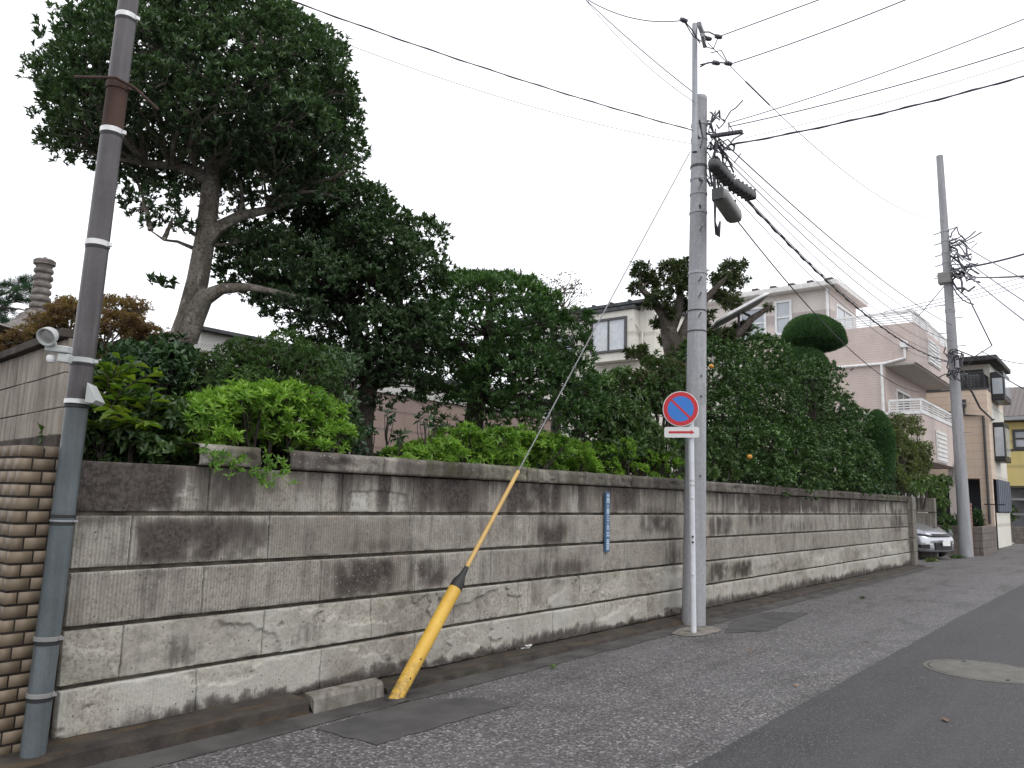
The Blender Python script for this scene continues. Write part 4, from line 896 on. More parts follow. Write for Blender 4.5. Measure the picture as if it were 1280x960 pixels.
MB().tube([gy0-gd*.05, g1], .050, 24).build('guard_tube', MATS['yellow_guard'], gu, smooth=True)
MB().tube([g1-gd*.01, g1+gd*.05, g1.lerp(g2, .6), g2, g2+gd*.03], [.052, .048, .026, .018, .016], 18).build('collar', MATS['rubber'], gu, smooth=True)
MB().tube([g2, g3], .0175, 14).build('upper_tube', MATS['yellow_thin'], gu, smooth=True)
MB().tube([g3-gd*.02, gtop], .006, 8).build('wire', MATS['wire_steel'], gu)
sd_ = Vector((-.35, -.93, .0)).normalized(); sd_ = (sd_-gd*sd_.dot(gd)).normalized()
for t in (.16, .31): q = gy0+gd*t*1.0; MB().lathe(q+sd_*.0485, [(.001, 0), (.007, .0005), (.006, .003)], 10, 0, sd_).build('drain_hole', MATS['rubber'], gu)
MB().lathe(gy0+Vector((0, 0, .004)), [(.075, 0), (.07, .012), (.05, .014)], 20).build('ground_collar', MATS['gutter_concrete'], gu)

# ---------------------------------------------------------------- no parking sign
def hx(r, g, b): return tuple(((c/255+.055)/1.055)**2.4 for c in (r, g, b))
plain('sign_red', (.55, .018, .03), .4, var=.03); plain('sign_blue', (.03, .19, .62), .4, var=.03); plain('sign_white', (.72, .72, .72), .4, var=.04); plain('sign_grey', (.5, .5, .5), .5, .3)
plain('post_white', (.62, .64, .68), .4, var=.08)
sp0 = Vector(atz(867, 791, 0)); sdep = (np.array(sp0)-CAM).dot(_f)
ns = thing('no_parking_sign', 'round red and blue no parking sign on a white post', 'sign', sp0)
spt = Vector((sp0.x-.02, sp0.y, 2.56))
MB().tube([sp0-Vector((0, 0, .1)), spt], .031, 20).build('post', MATS['post_white'], ns, smooth=True)
MB().lathe(spt, [(.031, 0), (.025, .015), (.004, .022)], 16).build('post_cap', MATS['post_white'], ns)
for z in (1.62, 1.57): MB().lathe((sp0.x-.012, sp0.y, z), [(.031, 0), (.035, .002), (.035, .018), (.031, .02)], 20).build('clamp', MATS['sign_grey'], ns)
for z, m_ in ((1.44, 'sign_white'), (1.02, 'rubber'), (.96, 'rubber'), (.62, 'sign_white')): q = Vector((sp0.x-.01, sp0.y, z)); MB().lathe(q+Vector((-.026, -.016, 0)), [(.002, 0), (.012, .002), (.012, .012), (.002, .016)], 8, 0, (-.8, -.6, 0)).build('bolt', MATS[m_], ns)
fwd = Vector((-.93, -.36, 0)).normalized(); sx = Vector((-fwd.y, fwd.x, 0))*1.0; sx = Vector((0, 0, 1)).cross(fwd); up = Vector((0, 0, 1))
def onplane(px, py, d): # picture point on the sign plane
    n_ = fwd; q0 = Vector((sp0.x, sp0.y, 2))+fwd*d; v_ = Vector(ray(px, py)); return Vector(CAM)+v_*((q0-Vector(CAM)).dot(n_)/v_.dot(n_))
sc_ = onplane(850.8, 511, .066); rad = (onplane(850.8, 489, .066)-sc_).length
def disc(r0, r1, off, th, name, mat, par, n=56):
    mb = MB(); vs = []; fs = []
    for k in range(n):
        a = 2*math.pi*k/n; d = sx*math.cos(a)+up*math.sin(a)
        vs += [sc_+d*r1+fwd*off, sc_+d*r0+fwd*off, sc_+d*r1+fwd*(off-th), sc_+d*r0+fwd*(off-th)]
    for k in range(n): a = 4*k; b = 4*((k+1) % n); fs += [(a, b, b+1, a+1), (a+2, b+2, b, a), (a+3, b+3, b+2, a+2), (a+1, b+1, b+3, a+3)]
    return mb.add(vs, fs).build(name, MATS[mat], par)
bd = disc(.001, rad, .0, .006, 'disc', 'sign_white', ns)
disc(rad*.72, rad*.955, .0025, .002, 'red_ring', 'sign_red', bd); disc(.001, rad*.72, .002, .0015, 'blue_field', 'sign_blue', bd)
s45 = (sx*-1+up).normalized(); t45 = (sx+up).normalized()
if onplane(900, 511, 0).dot(sx) < onplane(800, 511, 0).dot(sx): s45, t45 = (sx+up).normalized(), (up-sx).normalized()
rr0 = rad*.76; ww = rad*.062; vs = [sc_+s45*a*rr0+t45*b*ww+fwd*c for c in (.0034, .0005) for a, b in ((-1, -1), (1, -1), (1, 1), (-1, 1))]
MB().add(vs, [(0, 1, 2, 3), (7, 6, 5, 4), (0, 4, 5, 1), (1, 5, 6, 2), (2, 6, 7, 3), (3, 7, 4, 0)]).build('slash', MATS['sign_red'], bd)
def rrect(c, hw, hh, rc, off, th, name, mat, par):
    pts = []
    for cx_, cz_, a0 in ((1, 1, 0), (-1, 1, 90), (-1, -1, 180), (1, -1, 270)):
        for j in range(6): a = R(a0+18*j); pts.append((cx_*(hw-rc)+rc*math.cos(a), cz_*(hh-rc)+rc*math.sin(a)))
    n = len(pts); vs = [c+sx*x+up*z+fwd*off for x, z in pts]+[c+sx*x+up*z+fwd*(off-th) for x, z in pts]
    return MB().add(vs, [tuple(range(n)), tuple(range(2*n-1, n-1, -1))]+[(k, k+n, (k+1) % n+n, (k+1) % n) for k in range(n)]).build(name, MATS[mat], par)
pc = onplane(852, 540.3, .066); hw = (onplane(873.6, 540.3, .066)-onplane(830, 540.3, .066)).length/2; hh = (onplane(852, 533.7, .066)-onplane(852, 547, .066)).length/2
pl_ = rrect(pc, hw, hh, hh*.38, 0, .004, 'arrow_plate', 'sign_white', ns)
rt_ = onplane(873, 540, 0)-onplane(830, 540, 0); sg = 1 if rt_.dot(sx) > 0 else -1
ar = MB(); pts = [(-.74, .2), (.52, .2), (.52, .42), (.74, 0), (.52, -.42), (.52, -.2), (-.74, -.2)]
vs = [pc+sx*(sg*x*hw)+up*(z*hh)+fwd*c for c in (.0022, .0004) for x, z in pts]; n = 7
ar.add(vs, [tuple(range(n)), tuple(range(2*n-1, n-1, -1))]+[(k, k+n, (k+1) % n+n, (k+1) % n) for k in range(n)]).build('arrow', MATS['sign_red'], pl_)
q = P(872, 790); mb = MB(); rr2 = random.Random(2)
vs = [(sp0.x+.12+(.42+rr2.uniform(-.04, .04))*math.cos(a), sp0.y+.02+(.2+rr2.uniform(-.02, .02))*math.sin(a), .006) for a in [2*math.pi*k/30 for k in range(30)]]
mb.add(vs, [tuple(range(30))]).build('concrete_patch', MATS['kerb_new'], kind='structure')

# ---------------------------------------------------------------- blue address plate on the wall
ap0 = aty(757.7, 615, D-.05); ap1 = aty(757, 690, D-.05); apw = .078; zt2, zb2 = ap0[2], ap1[2]; xa = ap0[0]
pl = thing('address_plate', 'narrow vertical blue street address plate with white characters on the stone wall', 'sign', (xa+apw/2, D-.04, zb2))
plain('plate_blue', (.055, .14, .26), .45); plain('plate_white', (.6, .68, .75), .5, var=.02)
MB().box(xa, D-.050, zb2, xa+apw, D-.030, zt2).build('plate', MATS['plate_blue'], pl, bevel=.003)
hgt = zt2-zb2
def glyph(ch, fx, fz, size):
    cu = bpy.data.curves.new('glyph', 'FONT'); cu.body = ch; cu.size = size; cu.align_x = 'CENTER'; cu.align_y = 'CENTER'; cu.extrude = .0006; cu.offset = .0006
    to = bpy.data.objects.new('glyph', cu); scn.collection.objects.link(to)
    dg = bpy.context.evaluated_depsgraph_get(); me = bpy.data.meshes.new_from_object(to.evaluated_get(dg)); bpy.data.objects.remove(to)
    me.materials.clear(); me.materials.append(MATS['plate_white']); 
    me.transform(Matrix.Translation((xa+apw*fx, D-.0515, zt2-hgt*fz)) @ Matrix.Rotation(R(90), 4, 'X'))
    g_ = bpy.data.objects.new('character', me); scn.collection.objects.link(g_); g_.parent = pl; g_.matrix_parent_inverse = pl.matrix_world.inverted()
for ch, fx, fz, s_ in (('北', .32, .06, .028), ('区', .7, .06, .028), ('西', .5, .145, .062), ('ヶ', .5, .24, .045), ('原', .5, .33, .062), ('三', .5, .425, .052), ('丁', .5, .51, .052), ('目', .5, .60, .055), ('32', .5, .71, .065)): glyph(ch, fx, fz, s_)
mb = MB()
for k_ in range(6): z = zt2-hgt*(.80+.03*k_); mb.box(xa+.014, D-.0522, z-.006, xa+apw-.014, D-.0502, z+.004)
mb.build('small_print', MATS['plate_white'], pl)

# ---------------------------------------------------------------- foliage tools
rg = np.random.RandomState(42)
def nrm(a): return a/np.maximum(np.linalg.norm(a, axis=1, keepdims=True), 1e-9)
def leaf_arrays(base, d, up, L, wr, tint, fold=.22, droop=.12):
    d = nrm(d); s = nrm(np.cross(d, up)); u = np.cross(s, d); L = L[:, None]; w = L*wr
    m_ = base+d*L*.48+u*L*.03
    v = np.stack([base, m_+s*w/2+u*w*fold, base+d*L-u*L*droop, m_-s*w/2+u*w*fold], 1).reshape(-1, 3)
    n = len(base); i = np.arange(n)*4
    f = np.concatenate([np.stack([i, i+1, i+2], 1), np.stack([i, i+2, i+3], 1)])
    return v, f, np.repeat(tint, 4)
def rosettes(T, A, k, L, wr, th=(35, 75), tint=None, fold=.22, droop=.12, stem=.35):
    n = len(T); A = nrm(A); h = nrm(np.cross(A, nrm(rg.randn(n, 3)))); g_ = np.cross(A, h)
    ph = (np.arange(k)*2.39996)[None, :]+rg.rand(n, 1)*6.28+rg.randn(n, k)*.3; tt = np.radians(rg.uniform(th[0], th[1], (n, k)))
    rad = h[:, None]*np.cos(ph)[..., None]+g_[:, None]*np.sin(ph)[..., None]
    d = A[:, None]*np.cos(tt)[..., None]+rad*np.sin(tt)[..., None]; up = A[:, None]*np.sin(tt)[..., None]-rad*np.cos(tt)[..., None]
    LL = L*rg.uniform(.65, 1.2, (n, k)); b = T[:, None]+A[:, None]*(rg.uniform(-stem, stem*.3, (n, k))*L)[..., None]
    t = np.clip((rg.rand(n)*.5+.2 if tint is None else tint)[:, None]+rg.randn(n, k)*.1, 0, 1)
    return leaf_arrays(b.reshape(-1, 3), d.reshape(-1, 3), up.reshape(-1, 3)+rg.randn(n*k, 3)*.15, LL.ravel(), wr, t.ravel(), fold, droop)
def tips(cl, dens, zlo=-.35, jit=.12, upb=.6, inner=.25, cull=.72):
    """twig tips over clumps given as (x,y,z, rx,ry,rz)"""
    cl = np.asarray(cl, float); P_, A_2, S_ = [], [], []
    for i, c in enumerate(cl):
        r = c[3:6]; area = 4*math.pi*((r[0]*r[1])**1.6/3+(r[0]*r[2])**1.6/3+(r[1]*r[2])**1.6/3)**(1/1.6); n = max(4, int(area*dens))
        d = nrm(rg.randn(n, 3)); d = d[(d[:, 2] > zlo) | (rg.rand(n) < .15)]; n = len(d)
        s = 1-np.abs(rg.randn(n))*jit; inn = rg.rand(n) < inner; s[inn] = rg.uniform(.3, .9, inn.sum())
        s *= 1+.10*np.sin(d[:, 0]*5+i)+.10*np.sin(d[:, 1]*6+i*2)+.07*np.sin(d[:, 2]*9+i*3)
        P_.append(c[:3]+d*r*s[:, None]); a = nrm(d/r*r.mean()); a[:, 2] += upb; A_2.append(a+rg.randn(n, 3)*.28); S_.append(np.clip(.28+.25*d[:, 2]+.25*(rg.rand()-.3), 0, 1)*np.ones(n)*0+.3+.25*(rg.rand()-.5)+rg.randn(n)*.1)
    P_ = np.concatenate(P_); A_2 = np.concatenate(A_2); S_ = np.concatenate(S_)
    keep = np.ones(len(P_), bool)
    if cull:
        for c in cl: keep &= (((P_-c[:3])/(c[3:6]*cull))**2).sum(1) > 1-1*(rg.rand(len(P_)) < .12)
    return P_[keep], A_2[keep], np.clip(S_[keep], 0, 1)
def foliage(name, parts, mat, parent):
    V = []; F = []; Tn = []; n = 0
    for v, f, t in parts: V.append(v); F.append(f+n); Tn.append(t); n += len(v)
    return npmesh(name, np.concatenate(V), np.concatenate(F), [MATS[mat]], parent, {'tint': np.concatenate(Tn)})
def limb(mb, a, b, r0, r1, bend=.15, n=7, seed=0, sides=8):
    rr_ = random.Random(seed); a = Vector(a); b = Vector(b); L = (b-a).length; o1 = Vector([rr_.uniform(-1, 1) for _ in range(3)])*bend*L; pts = []
    for i in range(n+1): t = i/n; pts.append(a.lerp(b, t)+o1*math.sin(math.pi*t)+Vector([rr_.uniform(-1, 1) for _ in range(3)])*L*.02)
    mb.tube(pts, [r0+(r1-r0)*i/n for i in range(n+1)], sides, True, 0, .08, seed); return pts
def branches(mb, nodes, cl, r0, r1, seed=0, frac=1., sides=6, bend=.12, inner=.8):
    """limbs from the nearest lower trunk node to each clump, plus twigs inside the clump"""
    rr_ = random.Random(seed)
    for i, c in enumerate(cl):
        if rr_.random() > frac: continue
        p = Vector(c[:3]); nd_ = min(nodes, key=lambda q: (Vector(q)-p).length+max(0, q[2]-p.z)*2.5)
        pts = limb(mb, nd_, p, r0*rr_.uniform(.7, 1.1), r1, bend, 7, seed+i, sides)
        for j in range(4):
            e = p+Vector([rr_.uniform(-1, 1)*c[3+k]*inner for k in range(3)]); limb(mb, pts[rr_.choice((4, 5, 6))], e, r1*.9, r1*.3, .1, 3, seed+i*7+j, 4)
def bark(name, a, b, d_, sc=8):
    m, nt, p, o = newmat(name); v = coords(nt); c = mix(nt, ramp(nt, noise(nt, coords(nt, (1, 1, .35)), sc, 6, .65), [(.35, 0.), (.65, 1.)]), a, b)
    c = mix(nt, ramp(nt, noise(nt, v, sc*.5, 5), [(.5, 0.), (.66, .7)]), c, d_); nt.links.new(c, p.inputs['Base Color']); p.inputs['Roughness'].default_value = .9
    c = mix(nt, ramp(nt, noise(nt, v, sc*6, 6, .7), [(.4, .75), (.52, 0.)]), c, tuple(x*.45 for x in a)); nt.links.new(c, p.inputs['Base Color'])
    c = mix(nt, ramp(nt, noise(nt, v, sc*1.7, 3), [(.6, 0.), (.64, .55)]), c, tuple(min(.6, x*1.35) for x in b)); nt.links.new(c, p.inputs['Base Color'])
    bump(nt, p, noise(nt, coords(nt, (1, 1, .4)), sc*5, 6, .7), 1., .02)
bark('bark_pale', (.15, .125, .10), (.33, .30, .26), (.10, .085, .06), 7)
bark('bark_dark', (.035, .028, .022), (.085, .07, .055), (.05, .05, .035), 9)
bark('bark_knotty', (.07, .055, .045), (.17, .14, .12), (.05, .05, .03), 8)
leafmat('leaf_evergreen', (.030, .058, .026), (.075, .128, .058), (.17, .25, .12), .34, .2)
leafmat('leaf_deep', (.016, .038, .016), (.036, .078, .032), (.09, .165, .065), .38, .18)
leafmat('leaf_round', (.018, .045, .016), (.048, .105, .032), (.13, .235, .065), .4, .22)
leafmat('leaf_camellia', (.024, .055, .018), (.060, .120, .034), (.145, .250, .070), .34, .16)
leafmat('leaf_azalea', (0.046, 0.098, 0.023), (0.132, 0.253, 0.046), (0.310, 0.471, 0.086), .5, .35, .35)
leafmat('leaf_shrub', (.035, .068, .022), (.075, .135, .042), (.18, .27, .085), .42, .25)
leafmat('leaf_big', (0.045, 0.085, 0.018), (0.110, 0.180, 0.025), (0.240, 0.280, 0.040), .42, .35, .4)
leafmat('leaf_maple', (.13, .07, .045), (.21, .125, .065), (.20, .20, .085), .55, .4, .3)
leafmat('leaf_mixed', (.075, .055, .03), (.045, .095, .03), (.12, .19, .055), .5, .3, .3)
leafmat('leaf_wild', (.07, .06, .045), (.13, .17, .055), (.32, .36, .14), .5, .3, .3)
leafmat('leaf_pine', (0.018, 0.053, 0.027), (0.045, 0.105, 0.048), (0.090, 0.180, 0.068), .5, .1, .3)
leafmat('leaf_clipped', (.03, .07, .03), (.075, .15, .06), (.15, .25, .10), .6, .15, .2)
leafmat('leaf_knotty', (0.030, 0.048, 0.018), (0.068, 0.090, 0.030), (0.165, 0.180, 0.060), .5, .2, .3)
leafmat('leaf_twig', (0.090, 0.065, 0.070), (0.120, 0.110, 0.090), (0.160, 0.160, 0.100), .6, .3, .3)
E3 = lambda q, *r: (float(q[0]), float(q[1]), float(q[2]))+(tuple(r) if len(r) == 3 else (r[0], r[0], r[0]*.7))
def pc_(px, py, d, rpx, k=.75, flat=None):   # clump: centre seen at px,py, d metres ahead, radius in picture pixels
    q = atd(px, py, d); ym = 4.74+rpx*d/FPX*.8
    if q[1] < ym: d *= ym/q[1]; q = atd(px, py, d)
    r = rpx*d/FPX; return (q[0], q[1], q[2], r, r, r*k)

# ---------------------------------------------------------------- big evergreen, pale leaning trunk
d1 = 6.6
def tr_(pts, d=d1): return [Vector(atd(x, y, d+(o_ if o_ else 0))) for x, y, o_ in pts]
base = atd(218, 470, d1)
t1 = thing('evergreen_tree', 'tall broadleaf evergreen with pale leaning trunk and wide domed crown', 'tree', (base[0]-.05, base[1], 1.42))
mb = MB()
main = [Vector((base[0]-.12, base[1], 1.35))]+tr_([(216, 470, 0), (224, 435, 0), (236, 395, 0), (247, 350, 0), (256, 300, 0), (262, 250, 0), (266, 205, 0), (267, 160, 0), (266, 110, 0), (262, 60, 0)])
mb.tube(main, [.15, .125, .114, .1, .09, .082, .075, .066, .055, .04, .02], 16, True, 0, .05, 3)
s2 = tr_([(232, 425, -.06), (243, 395, -.1), (256, 372, -.12), (278, 361, -.15), (310, 359, -.1), (345, 365, 0), (385, 374, .1), (410, 376, .2)])
mb.tube(s2, [.09, .085, .07, .045, .032, .022, .014, .006], 12, True, 0, .06, 4)
s3 = tr_([(253, 310, 0), (272, 285, .0), (300, 270, .1), (335, 262, .2), (370, 250, .4)]); mb.tube(s3, [.065, .055, .045, .035, .015], 10, True, 0, .06, 5)
s4 = tr_([(264, 230, 0), (245, 215, -.1), (215, 207, -.2), (180, 205, -.2), (145, 195, 0)]); mb.tube(s4, [.05, .042, .032, .024, .01], 10, True, 0, .06, 6)
s5 = tr_([(266, 215, 0), (290, 200, .1), (315, 188, .3), (350, 170, .5)]); mb.tube(s5, [.05, .04, .03, .015], 10, True, 0, .06, 7)
s6 = tr_([(241, 310, 0), (222, 302, -.1), (205, 300, -.2), (188, 288, -.2)]); mb.tube(s6, [.018, .013, .01, .006], 6, True, 0, .06, 8)
s7 = tr_([(262, 180, 0), (240, 150, .3), (215, 110, .5)]); mb.tube(s7, [.04, .03, .012], 8)
s8 = tr_([(267, 170, 0), (300, 120, -.3), (335, 70, -.5)]); mb.tube(s8, [.04, .03, .012], 8)
Cc = np.array(atd(264, 158, d1)); RX_, RZ_ = 180*d1/FPX, 160*d1/FPX
cl = []
rt = np.random.RandomState(5)
for i in range(150):
    z = 1-2*(i+.5)/150; th = i*2.39996; s = math.sqrt(1-z*z); d = np.array([s*math.cos(th), s*math.sin(th), z])
    if z < -.30: continue
    k = .86+.055*rt.randn(); zz = d[2]*RZ_ if d[2] > 0 else d[2]*RZ_*1.15
    cl.append(tuple(Cc+np.array([d[0]*RX_*k, d[1]*RX_*k, zz*k]))+(rt.uniform(.2, .34),)*2+(rt.uniform(.17, .25),))
for i in range(34): # under-storey of the crown, open
    a = rt.uniform(0, 6.28); rr0 = rt.uniform(.25, .9)*RX_; cl.append((Cc[0]+rr0*math.cos(a), Cc[1]+rr0*math.sin(a), Cc[2]-rt.uniform(-.05, .35)*RZ_, .26, .26, .13))
for px, py, r in ((172, 230, 26), (200, 248, 28), (170, 262, 20), (215, 272, 22), (232, 285, 16), (190, 278, 16), (150, 245, 14), (100, 190, 26), (70, 175, 22), (300, 225, 26), (330, 215, 26), (300, 300, 16), (400, 220, 30), (430, 215, 22), (380, 240, 28), (350, 245, 26), (415, 245, 20), (300, 255, 14), (140, 215, 22), (425, 150, 32), (432, 190, 28), (420, 110, 32), (428, 172, 30), (395, 60, 32), (80, 110, 30), (70, 150, 28), (75, 185, 24)): cl.append(pc_(px, py, d1+rt.uniform(-.3, .3), r, .6))
nodes = [tuple(q) for q in main[5:]+s3[1:]+s4[1:]+s5[1:]+s7[1:]+s8[1:]+s6[2:]]
branches(mb, nodes, cl, .022, .008, 1, .9)
cl += [pc_(px, py, d1+.1, r, .7) for px, py, r in ((330, 335, 30), (365, 342, 32), (395, 352, 32), (340, 305, 34), (380, 318, 36), (415, 340, 30), (350, 375, 20), (385, 385, 22))]
mb.build('trunk', MATS['bark_pale'], t1, smooth=True)
T_, A_, S_ = tips(cl, 300, -.25, .12, 1.1, .22, .55)
parts = [rosettes(T_, A_, 7, .052, .36, (8, 62), S_+.08)]
q = atd(205, 355, 6.5); T2 = np.array([q+rg.randn(3)*.05 for _ in range(9)]); parts.append(rosettes(T2, rg.randn(9, 3)*.3+[0, 0, 1], 7, .08, .4, (20, 80)))
foliage('crown', parts, 'leaf_evergreen', t1)

# second dark evergreen behind it
d2 = 7.6; base = atd(452, 540, d2)
t2 = thing('evergreen_tree', 'dense dark evergreen leaning against the domed tree, crown reaching nearly to the wall', 'tree', (base[0], base[1], 1.42))
mb = MB(); m2 = [Vector((base[0], base[1], 1.35))]+tr_([(455, 520, 0), (462, 480, 0), (450, 430, 0), (430, 380, 0), (410, 330, 0), (400, 280, 0)], d2)
mb.tube(m2, [.11, .1, .085, .07, .055, .04, .02], 12, True, 0, .06, 9)
m3 = tr_([(460, 490, 0), (480, 460, .1), (500, 420, .2), (500, 370, .2), (480, 320, .2)], d2); mb.tube(m3, [.07, .06, .045, .03, .015], 10)
cl = []; rt = np.random.RandomState(9)
for (px, py, r, n_) in ((410, 320, 115, 34), (480, 320, 70, 26), (450, 420, 80, 24), (350, 330, 70, 20), (500, 430, 55, 14), (410, 280, 60, 16)):
    c0_ = np.array(atd(px, py, d2)); r0 = r*d2/FPX
    for i in range(n_):
        d = rt.randn(3); d /= np.linalg.norm(d); d[2] = d[2]*.9; cl.append(tuple(c0_+d*r0*np.array([.82, .75, .82]))+(rt.uniform(.2, .3),)*2+(rt.uniform(.15, .22),))
for px, py, r in ((470, 510, 22), (500, 480, 25), (520, 455, 22), (445, 480, 24), (425, 500, 20), (535, 345, 20), (520, 300, 22), (490, 265, 18), (380, 245, 28), (420, 245, 22), (440, 500, 24), (470, 480, 26), (420, 475, 26), (500, 450, 24), (530, 480, 20), (455, 455, 28), (505, 500, 16), (400, 450, 26)): cl.append(pc_(px, py, d2, r, .7))
branches(mb, [tuple(q) for q in m2[2:]+m3[1:]], cl, .022, .007, 21, .8); mb.build('trunk', MATS['bark_dark'], t2, smooth=True)
T_, A_, S_ = tips(cl, 270, -.25, .14, 1.1, .25, .55); foliage('crown', [rosettes(T_, A_, 7, .054, .36, (8, 65), S_+.04)], 'leaf_evergreen', t2)

# cloud-pruned rounded tree
d3 = 8.3; base = atd(590, 545, d3)
t3 = thing('rounded_tree', 'cloud pruned tree with stacked rounded leaf pads and a domed top', 'tree', (base[0], base[1], 1.42))
mb = MB(); m4 = [Vector((base[0], base[1], 1.35))]+tr_([(592, 530, 0), (596, 500, 0), (600, 460, 0), (612, 420, 0), (612, 380, 0)], d3)
mb.tube(m4, [.12, .11, .095, .08, .06, .03], 12, True, 0, .07, 12)
for a in ([(600, 470, 0), (640, 445, -.1), (680, 450, 0)], [(598, 440, 0), (570, 425, -.1), (550, 430, 0)], [(605, 430, 0), (650, 410, 0), (700, 420, .1)]): mb.tube(tr_(a, d3), [.045, .032, .015], 8, True, 0, .06, 13)
pads = []; cush = []
rt = np.random.RandomState(12)
for px, py, rx, rz, dd in ((612, 372, 82, 34, 0), (565, 385, 34, 24, -.1), (660, 385, 40, 26, 0), (600, 405, 48, 24, -.5), (555, 425, 40, 24, -.3), (640, 418, 34, 18, -.5), (690, 420, 44, 26, -.1), (715, 440, 28, 28, 0), (545, 455, 36, 26, 0), (575, 475, 34, 24, -.1), (625, 465, 46, 24, -.6), (680, 470, 42, 26, -.2), (655, 500, 44, 24, -.3), (615, 515, 30, 16, -.2), (700, 500, 32, 30, .1), (530, 420, 20, 26, .3), (545, 490, 22, 18, .3), (640, 440, 80, 60, .6), (580, 430, 60, 60, .6), (720, 470, 30, 30, .3), (735, 505, 26, 30, .4), (612, 362, 60, 26, .1), (560, 490, 44, 30, -.1), (600, 500, 44, 28, -.3), (650, 455, 50, 30, -.5), (700, 510, 44, 30, -.1), (660, 520, 50, 22, -.3), (535, 440, 30, 30, .1), (720, 400, 24, 20, 0), (580, 400, 60, 30, -.3), (640, 395, 60, 24, -.3)):
    c0_ = np.array(atd(px, py, d3+dd)); R0 = rx*d3/FPX; Z0 = rz*d3/FPX; n_ = max(5, int(R0*R0*26))
    cush.append((c0_[0], c0_[1], c0_[2]-Z0*.25, R0, R0*.9, Z0))
    for i in range(n_):
        a = rt.uniform(0, 6.28); k = math.sqrt(rt.rand())*.82; hz = math.sqrt(max(0, 1-k*k)); pads.append((c0_[0]+R0*k*math.cos(a), c0_[1]+R0*k*math.sin(a)*.9, c0_[2]+Z0*(hz-.55)*.9, .16, .16, .12))
branches(mb, [tuple(q) for q in m4[2:]], pads, .02, .006, 41, .35); mb.build('trunk', MATS['bark_dark'], t3, smooth=True)
cush += [pc_(612, 398, d3+.5, 66, .6), pc_(600, 460, d3+.8, 50, .8), pc_(665, 465, d3+.8, 50, .8)]; T_, A_, S_ = tips([c for i, c in enumerate(cush) if i not in (17, 18)], 520, -.12, .09, 1.4, .12, .85); foliage('crown', [rosettes(T_, A_, 7, .066, .24, (12, 62), S_+.2)], 'leaf_round', t3)

# thin twiggy tree behind
d4 = 10.5; q = atd(695, 420, d4); t4 = thing('twiggy_tree', 'thin twiggy tree with sparse pinkish leaves above the rounded tree', 'tree', (q[0], q[1], 1.42))
mb = MB(); tk = [Vector((q[0], q[1], 1.35)), Vector(atd(697, 470, d4)), Vector(atd(690, 400, d4)), Vector(atd(688, 375, d4))]; mb.tube(tk, [.08, .06, .045, .02], 8)
rr_ = random.Random(6); ends_ = []
for i in range(34):
    e = atd(rr_.uniform(640, 745), rr_.uniform(345, 400) if i > 6 else rr_.uniform(350, 372), d4+rr_.uniform(-.5, .5)); limb(mb, tk[3] if i % 2 else tk[2], e, .012, .003, .15, 5, i, 4); ends_.append(e)
mb.build('trunk', MATS['bark_dark'], t4)
T2 = np.array([e+rg.randn(3)*.06 for e in ends_ for _ in range(5)]); cl = [pc_(690, 385, d4, 24, .8), pc_(705, 405, d4, 22, .8), pc_(672, 378, d4, 16, .8)]
T_, A_, S_ = tips(cl, 90, -.6, .3, .4, .3, 0); foliage('crown', [rosettes(T2, rg.randn(len(T2), 3), 2, .05, .4, (20, 90), rg.rand(len(T2))*.5), rosettes(T_, A_, 5, .06, .35, (20, 90), S_*.5+.4)], 'leaf_twig', t4)

# gnarled pollarded tree by the pole
d5 = 12.0; q = atd(862, 500, d5); t5 = thing('gnarled_tree', 'gnarled pollarded tree with tufts on thick knotty limbs beside the concrete pole', 'tree', (q[0], q[1], 1.42))
mb = MB(); tk = [Vector((q[0], q[1], 1.35))]+tr_([(858, 490, 0), (850, 460, 0), (842, 435, 0), (835, 410, 0)], d5); mb.tube(tk, [.17, .15, .14, .13, .11], 14, True, 0, .12, 20)
limbs5 = [([(836, 415, 0), (828, 392, 0), (815, 375, 0), (800, 360, 0)], [.1, .07, .055, .035]), ([(838, 412, 0), (846, 392, 0), (850, 370, 0), (846, 345, 0)], [.085, .065, .05, .035]), ([(850, 450, 0), (835, 455, -.1), (815, 450, -.2), (798, 445, -.2)], [.11, .075, .05, .03]),
    ([(850, 445, 0), (868, 410, 0), (880, 375, .1), (905, 350, .1)], [.12, .09, .07, .04]), ([(860, 430, .1), (890, 430, .2), (920, 420, .2), (940, 398, .2), (962, 384, .2)], [.1, .08, .07, .06, .035]), ([(846, 440, 0), (868, 385, 0), (866, 345, 0)], [.1, .07, .03])]
for a, r in limbs5: mb.tube(tr_(a, d5), r, 10, True, 0, .16, 22)
cl = [pc_(px, py, d5+rg.uniform(-.2, .3), r, .75) for px, py, r in ((800, 338, 13), (815, 352, 15), (838, 334, 15), (856, 332, 13), (795, 360, 9), (825, 372, 15), (845, 355, 16), (812, 380, 9), (838, 392, 12), (852, 380, 12), (832, 425, 8), (820, 405, 8), (868, 345, 14), (870, 365, 12), (787, 442, 8), (800, 440, 11), (806, 448, 8), (912, 335, 13), (905, 350, 15), (920, 352, 14), (900, 370, 12), (915, 378, 14), (928, 332, 8), (830, 470, 14), (845, 480, 14), (815, 480, 14), (868, 430, 14), (880, 415, 12), (925, 412, 12), (905, 420, 14), (960, 385, 6), (885, 395, 9), (865, 470, 12), (870, 400, 8))]
branches(mb, [tuple(q) for a, r in limbs5 for q in tr_(a, d5)[1:]], cl, .03, .012, 61, .9); mb.build('trunk', MATS['bark_knotty'], t5, smooth=True)
T_, A_, S_ = tips(cl, 240, -.8, .22, .3, .4, .4); foliage('crown', [rosettes(T_, A_, 8, .085, .28, (20, 85), S_)], 'leaf_knotty', t5)

